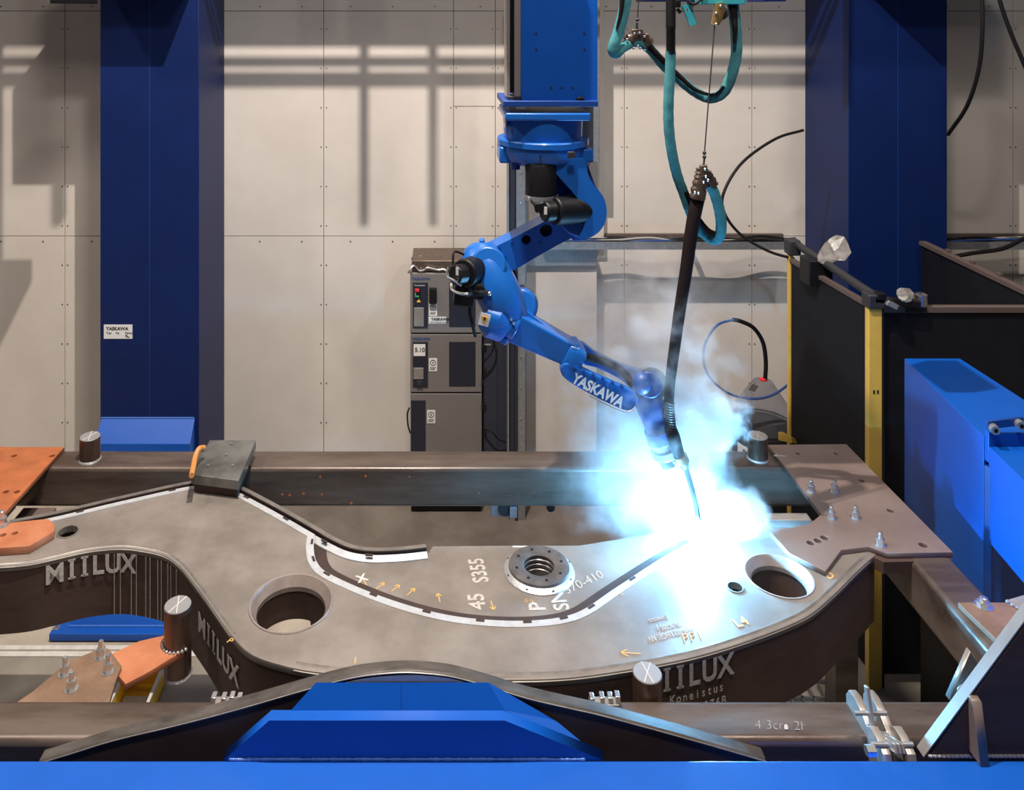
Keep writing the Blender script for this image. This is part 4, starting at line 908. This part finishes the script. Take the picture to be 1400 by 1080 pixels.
# shoulder casting
def pxz(pts, Y, n=0, closed=True):
    v = [Vector((*xz(x, y, Y), 0)) for x, y in pts]
    if n: v = catmull(v, n, closed)
    return [(p.x, p.y) for p in v]
shc = pxz([(752,224),(778,219),(800,218),(803,236),(811,252),(823,266),(829,284),(827,303),(818,317),(804,325),(791,326),(797,312),(800,298),(795,281),(784,264),(768,246)], 4.98, 4)
link('shoulder_casting', M().plate_xz(shc, 4.97, 5.20), rblue, ro, bevel=.032)
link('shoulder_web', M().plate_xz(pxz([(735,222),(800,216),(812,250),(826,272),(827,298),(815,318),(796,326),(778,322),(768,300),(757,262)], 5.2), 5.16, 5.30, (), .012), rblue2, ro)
link('axis_hub', M().cyl(P(794,292,5.02), P(794,292,5.36), S(31,5.1), n=48), rblue, ro, bevel=.012)
link('turret_motor', M().lathe([(.085,0),(.10,.01),(.10,.20),(.09,.22)], P(740,270,5.02), n=32), black, ro)
link('motor_collar', M().lathe([(.104,.0),(.104,.03),(.09,.03),(.09,0)], P(740,272,5.02), n=32, closed=True), galv, ro)
lm = M().cyl(P(800,286,5.05), P(756,288,4.93), S(19,5.0), n=32); link('shoulder_motor', lm, black, ro, bevel=.012)
link('shoulder_motor_cap', M().cyl(P(758,288,4.932), P(743,289,4.90), S(14,4.95), n=28), black, ro, bevel=.012)
link('motor_box', M().obox(P(742,281,4.95), (.10,.09,.06), (1,-.2,.25)), black, ro, bevel=.012)
link('white_sticker', M().obox(P(746,288,4.865), (.018,.004,.045)), white, ro, smooth=False)
tagw = link('connector_tag', M().obox(P(729,272,4.96), (.05,.01,.045), (1,0,.35)), white, ro, smooth=False)
link('shoulder_cable', M().tube(catmull([P(726,258,5.0), P(726,270,4.96), P(731,280,4.93), P(742,284,4.92)], 6), .009, 8), rubber, ro)
link('shoulder_cable', M().tube(catmull([P(796,222,5.15), P(801,236,5.12), P(806,248,5.10)], 5), .020, 10), rubber, ro)
link('shoulder_lug', M().box((P(781,0,5.1).x, 5.04, rz(326,5.1)), (P(800,0,5.1).x, 5.2, rz(316,5.1))), rblue, ro, bevel=.006)
# lower arm (axis 2 to 3)
la = pxz([(808,282),(815,300),(802,318),(778,323),(740,343),(700,366),(676,374),(655,368),(650,352),(664,340),(700,322),(738,302),(760,290),(785,278)], 5.27, 4)
hA = pxz(circ((745,312), 8.5, 20), 5.27); hB = pxz(circ((718,324.5), 6.5, 20), 5.27)
link('lower_arm', M().plate_xz(la, 5.21, 5.38, [hA, hB], 0), rblue, ro, bevel=.014)
for hh in ((745,312,8.5),(718,324.5,6.5)): link('hole_liner', M().cyl(P(hh[0],hh[1],5.27)+Vector((0,0.0,0)), P(hh[0],hh[1],5.27)+Vector((0,.07,0)), S(hh[2],5.27), n=20), cab_dark, ro)
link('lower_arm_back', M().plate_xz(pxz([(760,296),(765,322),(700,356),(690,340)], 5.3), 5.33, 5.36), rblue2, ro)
for px, py in ((700,331),(683,338),(690,350),(731,311),(738,331)): link('bolt', M().cyl(P(px,py,5.21), P(px,py,5.21)-Vector((0,.01,0)), .008, n=8), rblue2, ro)
# elbow casting
ep = catmull([P(654,345,5.17), P(662,362,5.12), P(673,384,5.09), P(684,406,5.07), P(692,424,5.06), P(699,440,5.05)], 5)
nE = len(ep)
link('elbow_casting', M().sweep(ep, [S(22+10*math.sin(PI*i/nE), 5.1) for i in range(nE)], [S(20+11*math.sin(PI*min(1,.15+i/nE*.75)), 5.1) for i in range(nE)], up=(0,1,0), n=30, e=2.5), rblue, ro)
link('elbow_crown', M().sphere(P(657,350,5.17), S(22,5.17), (1.1,1,.85), 24), rblue, ro)
link('elbow_lug', M().obox(P(659,333,5.2), (.035,.05,.06)), rblue, ro, bevel=.006)
link('elbow_hub', M().cyl(P(668,362,5.0), P(668,362,5.30), S(24,5.1), n=40), rblue, ro, bevel=.014)
link('elbow_motor', M().cyl(P(652,368,5.06), P(634,374,4.93), S(19,5.0), n=28), black, ro, bevel=.012)
link('elbow_motor_cap', M().cyl(P(635,374,4.932), P(621,376,4.88), S(14,4.95), n=8), black, ro, bevel=.012)
link('wrist_motor', M().cyl(P(672,398,5.03), P(634,394,4.95), S(13,5.0), n=24), black, ro, bevel=.01)
link('wrist_motor_box', M().obox(P(634,402,4.97), (.12,.10,.13), (1,0,-.1)), black, ro, bevel=.015)
link('white_sticker', M().obox(P(625,371,4.83), (.016,.004,.045)), white, ro, smooth=False)
link('motor_guard', M().tube(catmull([P(613,365,4.9), P(611,377,4.88), P(620,383,4.86), P(631,391,4.85)], 5), .007, 8), zinc, ro)
link('motor_guard', M().tube(catmull([P(617,388,4.9), P(618,396,4.87), P(628,401,4.86), P(640,402,4.86)], 5), .009, 8), cable_w, ro)
link('elbow_cable', M().tube(catmull([P(619,362,4.95), P(620,347,4.97), P(624,344,5.0), P(634,348,5.03)], 5), .007, 8), rubber, ro)
link('elbow_cable', M().tube(catmull([P(645,405,4.94), P(642,425,4.94), P(645,440,4.94), P(650,460,4.95)], 5), .010, 8), rubber, ro)
link('elbow_cable', M().tube(catmull([P(640,398,4.94), P(655,400,4.92), P(668,401,4.94)], 5), .016, 10), rubber, ro)
link('cable_end', M().sphere(P(669,401.5,4.93), .014, n=10), zinc, ro)
link('rear_housing', M().cyl(P(712,418,5.12), P(714,414,5.42), S(23,5.2), n=36), rblue, ro, bevel=.02)
link('rear_housing_lug', M().obox(P(707,398,5.3), (.11,.08,.05), (1,0,.2)), rblue2, ro, bevel=.008)
link('rear_hose', M().tube(catmull([P(690,368,5.35), P(696,380,5.36), P(702,398,5.36)], 5), .022, 10), rubber, ro)
link('rear_hose', M().tube(catmull([P(697,362,5.36), P(704,378,5.37), P(708,398,5.36)], 5), .016, 10), rubber, ro)
link('gear_cover', M().sweep([P(660,428,5.0), P(672,436,5.0), P(688,446,5.02)], [S(18,5), S(22,5), S(20,5)], [S(15,5), S(24,5), S(20,5)], up=(0,1,0), n=20, e=3), rblue, ro)
sl = link('warning_label', M().obox(P(662.5,437,4.885), (.062,.003,.075), (1,0,-.25), (.25,0,1)), white, ro, smooth=False)
q = P(662.5,436.5,4.882); link('warning_symbol', M().prism([(q.x-.022, q.y, q.z+.022), (q.x+.026, q.y, q.z+.010), (q.x-.004, q.y, q.z-.026)], (0,-.002,0)), warnm, sl, smooth=False)
link('symbol_dot', M().obox(q+Vector((0,-.003,.004)), (.014,.002,.018)), ink, sl, smooth=False)
# forearm
fa0, fa1 = P(694,438,5.05), P(783,483,5.03)
d = (fa1-fa0).normalized()
link('forearm_flange', M().cyl(fa0+d*.01, fa0+d*.055, S(26,5.05), n=36), rblue, ro, bevel=.006)
link('forearm_flange', M().cyl(fa0-d*.05, fa0+d*.012, S(22,5.05), n=36), rblue, ro, bevel=.006)
link('flange_ear', M().obox(P(688,464,4.97), (.05,.05,.04), d), rblue, ro, bevel=.006)
link('forearm', M().sweep([fa0+d*.05, fa0+d*.12, fa1-d*.06, fa1], [S(22,5), S(21.5,5), S(18,5), S(17.5,5)], [S(20,5), S(19,5), S(16,5), S(16,5)], up=(0,1,0), n=44, e=16), rblue, ro, ang=24)
upv = Vector((-d.z, 0, d.x)); upv = upv if upv.z > 0 else -upv
link('forearm_rib', M().hexa([fa0+d*.06+upv*S(19,5)+Vector((0,-.02,0)), fa0+d*.26+upv*S(15,5)+Vector((0,-.015,0)), fa0+d*.26+upv*S(15,5)+Vector((0,.015,0)), fa0+d*.06+upv*S(19,5)+Vector((0,.02,0)), fa0+d*.06+upv*S(25,5)+Vector((0,-.02,0)), fa0+d*.26+upv*S(16,5)+Vector((0,-.01,0)), fa0+d*.26+upv*S(16,5)+Vector((0,.01,0)), fa0+d*.06+upv*S(25,5)+Vector((0,.02,0))]), rblue, ro, bevel=.004)
for k, (px, py) in enumerate(((683,433),(684,440),(683,447),(699,437),(702,442))): link('bolt', M().sphere(P(px,py,4.925), .008, n=8), zinc, ro)
# fork
link('fork_yoke', M().sweep([P(771,479,5.03), P(781,484,5.03), P(793,490,5.03)], [S(19,5), S(23,5), S(22,5)], [S(17,5), S(21,5), S(15,5)], up=(0,1,0), n=24, e=5), rblue, ro, bevel=.004)
fk = pxz([(767,503),(775,497),(790,502),(820,516),(848,528),(866,536),(872,546),(869,556),(859,562),(843,557),(810,541),(782,525),(769,514)], 4.93, 4)
fo = link('fork_arm', M().plate_xz(fk, 4.93, 4.985, (), .008), rblue, ro)
fkr = pxz([(786,470),(797,468),(815,481),(850,498),(880,507),(894,520),(890,540),(872,537),(846,516),(815,501),(795,494)], 5.14, 4)
link('fork_arm', M().plate_xz(fkr, 5.11, 5.17, (), .008), rblue, ro)
e0, e1 = P(780,520,4.93), P(853,558,4.93)
dd = (e1-e0).normalized()
text('lettering', 'YASKAWA', S(20,4.93), P(781,522,4.928), (dd.x, 0, dd.z), (-dd.z, 0, dd.x), white, fo, bold=.003, squash=.80)
link('fork_edge_trim', M().tube(catmull([P(806,541,4.928), P(840,558,4.928), P(859,563,4.928), P(870,556,4.928)], 4), .004, 6), lightsteel, fo)
for k in range(6): link('fork_clip', M().obox(P(785+13*k,502+5.2*k,4.93), (.018,.02,.012), dd), rblue2, fo)
link('fork_hose', M().tube(catmull([P(780,484,5.04), P(803,488,5.06), P(832,497,5.06), P(852,509,5.05), P(866,527,5.02)], 6), .024, 12), rubber, ro)
# wrist
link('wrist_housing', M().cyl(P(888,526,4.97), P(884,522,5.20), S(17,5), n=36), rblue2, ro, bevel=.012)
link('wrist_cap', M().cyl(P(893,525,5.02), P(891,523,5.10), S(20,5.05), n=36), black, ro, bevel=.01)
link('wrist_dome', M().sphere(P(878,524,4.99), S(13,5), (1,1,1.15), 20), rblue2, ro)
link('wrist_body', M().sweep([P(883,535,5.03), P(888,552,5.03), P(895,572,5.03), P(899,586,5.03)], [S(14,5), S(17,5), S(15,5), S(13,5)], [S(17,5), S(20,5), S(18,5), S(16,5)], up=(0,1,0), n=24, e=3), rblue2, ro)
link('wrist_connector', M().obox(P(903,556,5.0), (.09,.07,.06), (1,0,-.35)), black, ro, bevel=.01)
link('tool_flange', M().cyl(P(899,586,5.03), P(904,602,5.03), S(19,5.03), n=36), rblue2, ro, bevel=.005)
link('tool_ring', M().cyl(P(904,602,5.03), P(907,612,5.03), S(15,5.03), n=36), chrome, ro, bevel=.004)
link('tool_ring', M().cyl(P(907,612,5.03), P(910,622,5.03), S(18,5.03), n=36), galv, ro, bevel=.004)
link('tool_body', M().cyl(P(910,622,5.03), P(916,636,5.02), S(12,5.03), n=24), darkgrey, ro, bevel=.004)
link('torch_mount', M().obox(P(922,634,5.0), (.10,.05,.05), (1,0,-.3)), galv, ro, bevel=.006)

# welding torch
to = thing('welding_torch', 'dark welding torch with thin bent neck reaching into the white arc', 'torch', P(932,630,4.97))
hp = catmull([P(916.5,582,4.97), P(918,592,4.97), P(923,608,4.97), P(930,624,4.96)], 5)
link('torch_handle', M().tube(hp, [S(7,5)+S(3.2,5)*math.sin(PI*min(1,i/len(hp)*1.1)) for i in range(len(hp))], 20), rubber, to)
link('brass_collar', M().cyl(P(930,623,4.96), P(934,632,4.955), S(9.5,5), n=24), brass, to)
link('torch_nut', M().cyl(P(934,632,4.955), P(937,640,4.95), S(8,5), S(5,5), n=20), darkgrey, to)
link('torch_neck', M().tube(catmull([P(937,638,4.95), P(945,665,4.92), P(951,688,4.90), P(955,712,4.885)], 6), [.017]*18+[.013], 12), darkgrey, to)
ax = [P(914.5,547,4.97), P(914.5,560,4.97), P(915.5,572,4.97), P(917,585,4.97)]
axp = catmull(ax, 6)
spg = []
for i in range(11*14+1):
    t = i/(11*14)*(len(axp)-1); a = min(int(t), len(axp)-2); p = axp[a].lerp(axp[a+1], t-a); th = 2*PI*i/14
    spg.append(p+Vector((math.cos(th)*S(6.6,5), math.sin(th)*S(6.6,5), 0)))
link('strain_spring', M().tube(spg, .0055, 6), darkgrey, to)
link('cable_core', M().tube(axp, S(5,5), 14), rubber, to)
arc = tag(link('welding_arc', M().sphere(ARC, .022, n=12), emit('arc_plasma', (.65,.88,1.0), 400), origin=ARC), 'blinding white welding arc at the tip of the torch neck', 'arc')

# ================================================================== HOSES
tc = thing('torch_cable', 'dark sleeved torch cable hanging from the brown clamp down to the torch', 'cable', P(957,262,4.96))
pts = catmull([P(956,262,4.97), P(950,290,4.96), P(944,325,4.96), P(938,370,4.96), P(930,420,4.96), P(923,470,4.96), P(917,515,4.97), P(914.5,549,4.97)], 6)
link('cable_sleeve', M().tube(pts, [S(9.5,5)-S(3,5)*i/len(pts) for i in range(len(pts))], 16), sleeve, tc)
def ribbon_hose(name, pts, wds, m, label, thick=.35, up=(0,1,0), parent=None, n=6):
    p = catmull(pts, n); k = len(p)
    ws = [wds[0]+(wds[1]-wds[0])*i/(k-1) for i in range(k)]
    b = M().sweep(p, [S(q,5)*thick*(1+.05*math.sin(i*1.7)) for i, q in enumerate(ws)], [S(q,5)*(1+.03*math.sin(i*2.1)) for i, q in enumerate(ws)], up=up, n=14, e=2.6)
    o = link(name, b, m, parent, origin=None if parent else pts[0])
    if parent is None: tag(o, label, 'hose')
    return o
t1 = thing('hose_loop', 'teal fabric hose looping from the brown clamp under the carriage', 'hose', P(870,60,5.1))
ribbon_hose('hose_sleeve', [P(858,-20,5.0), P(853,15,5.0), P(846,42,5.0), P(838,66,5.0), P(842,73,5.02), P(850,66,5.06), P(862,59,5.1)], (8,7), teal, '', .8, parent=t1)
ribbon_hose('hose_sleeve', [P(866,57,5.1), P(880,60,5.1), P(893,72,5.12), P(908,90,5.14), P(925,105,5.15), P(945,122,5.15), P(962,132,5.15), P(975,134,5.12), P(990,125,5.1), P(1001,100,5.08), P(1007,70,5.08), P(1005,30,5.08), P(1000,-10,5.1)], (7,7.5), teal, '', .8, parent=t1)
ribbon_hose('dark_lining', [P(887,63,5.085), P(900,76,5.09), P(914,90,5.10), P(930,105,5.10), P(948,121,5.10), P(964,128,5.10), P(978,129,5.08), P(990,118,5.07)], (4.5,1.5), sleeve, '', .9, parent=t1)
ribbon_hose('dark_lining', [P(1004,60,5.03), P(1004.5,30,5.03), P(999,-10,5.05)], (2,6), sleeve, '', .9, parent=t1)
ribbon_hose('dark_lining', [P(852,-20,4.96), P(849,15,4.965), P(843,40,4.97)], (4,1.5), sleeve, '', .7, parent=t1)
def clampbody(parent, pts, r, n=5):
    p = catmull(pts, n); k = len(p)
    return link('clamp_shell', M().sweep(p, [S(r,5)*.9]*k, [S(r,5)*(1+.15*math.sin(i*2.2)) for i in range(k)], up=(0,1,0), n=16, e=3), bronze, parent)
k1 = thing('hose_clamp', 'brown metal hose clamp hung on a thin wire near the blue post', 'clamp', P(872,50,5.1))
clampbody(k1, [P(858,58,5.1), P(864,52,5.1), P(872,49,5.1), P(881,52,5.1), P(888,61,5.1)], 8)
link('hanger_plate', M().obox(P(871,45,5.08), (.075,.02,.05)), bronze, k1, bevel=.008)
for px, py in ((867,46),(874,45),(881,50),(857,54),(872,63),(875,66),(882,69),(866,66)): link('clamp_bolt', M().sphere(P(px,py,5.055), .009, n=8), zinc, k1)
link('swivel', M().sphere(P(871.5,27,5.08), .012, n=10), darkgrey, k1); link('swivel', M().tube([P(871,31,5.08), P(870.5,36,5.08), P(871,41,5.08)], .008, 8), darkgrey, k1)
link('hanger_wire', M().tube([P(874,-20,5.08), P(871.5,28,5.08)], .0035, 6), darkgrey, k1)
t2 = thing('hose_drop', 'black and teal hose dropping straight down and folding up into the cable clamp', 'hose', P(917,60,4.9))
link('black_cuff', M().tube([P(917,-25,4.93), P(917,20,4.93), P(917,38,4.93)], [S(6.5,5)]*3, 16), rubber, t2)
axp = [P(917, 34+4*i, 4.93) for i in range(11)]
link('corrugated_cuff', M().tube([P(917, 34+.5*i, 4.93) for i in range(81)], [S(6.2+.8*math.sin(i*PI/2), 5) for i in range(81)], 14), black, t2)
ribbon_hose('hose_sleeve', [P(917,70,4.93), P(916,100,4.93), P(914,140,4.93), P(914.5,175,4.94), P(919,210,4.96), P(926,240,4.99), P(935,265,5.02), P(944,290,5.05), P(954,310,5.07), P(966,322,5.07), P(976,328,5.05), P(984,322,5.02), P(986,305,5.0), P(983,285,4.99), P(977,265,4.98), P(970,252,4.97)], (6.8,7.2), teal, '', .8, parent=t2)
ribbon_hose('dark_lining', [P(938,262,4.99), P(947,285,5.02), P(957,303,5.035), P(968,316,5.035), P(977,321,5.01)], (3,5), sleeve, '', .9, parent=t2)
k2 = thing('cable_clamp', 'brown metal cable clamp hanging on the balancer wire above the torch cable', 'clamp', P(960,240,4.95))
clampbody(k2, [P(953,272,4.95), P(956,256,4.95), P(960,242,4.95), P(962,232,4.95)], 9.5)
clampbody(k2, [P(962,236,4.97), P(970,244,4.97), P(975,254,4.97)], 7)
link('hanger_plate', M().obox(P(962,233,4.92), (.045,.03,.07), (1,0,.1)), bronze, k2, bevel=.008)
for px, py in ((950,263),(955,264),(962,249),(965,241),(964,231),(968,246)): link('clamp_bolt', M().sphere(P(px,py,4.89), .009, n=8), zinc, k2)
for py in (209, 214.5): link('wire_ferrule', M().sphere(P(963,py,4.95), .012, n=12), darkgrey, k2)
link('hook', M().tube([P(963,216,4.95), P(962,226,4.95)], .006, 8), darkgrey, k2)
pul = thing('wire_pulley', 'small bronze balancer pulley under the carriage with its thin wire', 'pulley', P(983,20,5.0))
link('pulley_body', M().sweep([P(983,4,5.0), P(984,12,5.0), P(981,24,5.0), P(977,34,5.0)], [.025]*4, [S(5,5),S(8,5),S(7,5),S(5,5)], up=(0,1,0), n=16, e=3), brass, pul)
link('pulley_wheel', M().cyl(P(987,18,5.01), P(987,18,5.05), S(9,5), n=20), darkgrey, pul)
for px, py in ((979,18),(985,8),(979,33)): link('pulley_bolt', M().sphere(P(px,py,4.97), .009, n=8), zinc, pul)
link('balancer_wire', M().tube([P(977,34,5.0), P(963,210,4.95)], .004, 6), darkgrey, pul)
ca = thing('cable_carriage', 'teal and blue cable carriage at the top edge above the hoses', 'carriage', P(980,0,5.1))
link('carriage_plate', M().box((P(955,0,5.05).x, 5.0, P(0,6,5.05).z), (P(1015,0,5.05).x, 5.3, 5.4)), tealm, ca, bevel=.004)
link('carriage_beam', M().box((P(885,0,5.05).x, 5.12, P(0,2,5.12).z), (P(955,0,5.05).x, 5.35, 5.5)), navy, ca, bevel=.004)
link('carriage_beam', M().box((P(1042,0,5.05).x, 5.02, P(0,2,5.05).z), (P(1072,0,5.05).x, 5.3, 5.5)), navy, ca, bevel=.004)
br = pxz([(932,8),(945,5),(953,34),(949,33),(947,36),(943,35)], 5.0); sl_ = pxz(circ((939.5,14), 1.6, 10, 3), 5.0)
link('slotted_bracket', M().plate_xz(br, 5.0, 5.012, [sl_]), tealm, ca, smooth=False)
link('cable_clip', M().obox(P(926,5,5.0), (.035,.04,.05)), black, ca, bevel=.006); link('cable_clip', M().obox(P(928,15,5.0), (.03,.02,.02), (1,0,-1)), black, ca)
link('clip_hose', M().tube(catmull([P(937,-8,5.0), P(945,5,4.98), P(954,3,4.98), P(962,-8,5.0)], 5), .010, 8), rubber, ca)

# ================================================================== SMOKE
def smoke():
    m = bpy.data.materials.new('weld_smoke'); m.use_nodes = True; nt = m.node_tree; N = nt.nodes; L = nt.links
    N.remove(N['Principled BSDF']); out_ = N['Material Output']
    geo = N.new('ShaderNodeNewGeometry')
    def mathn(op, a, b=None, c=None):
        x = N.new('ShaderNodeMath'); x.operation = op
        for i, v in enumerate((a, b, c)):
            if v is None: continue
            if isinstance(v, (int, float)): x.inputs[i].default_value = v
            else: L.new(v, x.inputs[i])
        return x.outputs[0]
    n1 = N.new('ShaderNodeTexNoise'); n1.inputs['Scale'].default_value = 6.5; n1.inputs['Detail'].default_value = 6; n1.inputs['Roughness'].default_value = .58
    L.new(geo.outputs['Position'], n1.inputs['Vector'])
    nn = mathn('SUBTRACT', n1.outputs['Fac'], .5)
    tot_ = None
    for (c, r, sc, den, sharp, warp) in SM:
        mp = N.new('ShaderNodeMapping'); mp.vector_type = 'POINT'
        mp.inputs['Location'].default_value = (-c[0]/sc[0]/r, -c[1]/sc[1]/r, -c[2]/sc[2]/r); mp.inputs['Scale'].default_value = (1/sc[0]/r, 1/sc[1]/r, 1/sc[2]/r)
        L.new(geo.outputs['Position'], mp.inputs[0])
        ln = N.new('ShaderNodeVectorMath'); ln.operation = 'LENGTH'; L.new(mp.outputs[0], ln.inputs[0])
        dist = mathn('MULTIPLY_ADD', nn, warp, ln.outputs['Value'])
        mr = N.new('ShaderNodeMapRange'); mr.interpolation_type = 'SMOOTHSTEP'; mr.inputs[1].default_value = 1.0; mr.inputs[2].default_value = 1.0-sharp; mr.inputs[3].default_value = 0; mr.inputs[4].default_value = den
        L.new(dist, mr.inputs[0])
        tot_ = mr.outputs[0] if tot_ is None else mathn('ADD', tot_, mr.outputs[0])
    vs = N.new('ShaderNodeVolumeScatter'); vs.inputs['Color'].default_value = (.93,.95,.97,1); vs.inputs['Anisotropy'].default_value = 0.0
    L.new(tot_, vs.inputs['Density']); L.new(vs.outputs[0], out_.inputs['Volume'])
    return m
def sm(px, py, Y, rpx, sc, den, sharp, warp):
    p = P(px, py, Y); return ((p.x, p.y, p.z), S(rpx, Y), sc, den, sharp, warp)
SM = [sm(952,702,5.06,72,(1.25,.6,.9),3.8,.9,1.0),
      sm(1010,702,5.0,44,(1.2,1,.75),5.0,.35,1.3),
      sm(928,632,5.26,84,(.95,.6,1.1),4.6,.5,1.8),
      sm(946,570,5.24,68,(1.05,.6,.75),10.0,.28,2.0),
      sm(870,640,5.15,110,(1.0,1,1.1),2.2,.9,1.6),
      sm(885,490,5.25,115,(.9,.8,1.3),3.2,.75,2.4),
      sm(815,430,5.4,150,(1.1,.6,1.0),0.7,1.0,2.0)]
lo_, hi_ = P(690,330,5.2), P(1050,742,5.0)
sb = M().box((P(715,0,5.2).x, 4.62, 2.04), (P(1062,0,5.0).x, 5.68, P(0,320,5.2).z))
so = link('weld_smoke', sb, smoke(), smooth=False); tag(so, 'bright blue-white welding smoke billowing up from the arc past the robot wrist', 'smoke'); so['kind'] = 'stuff'
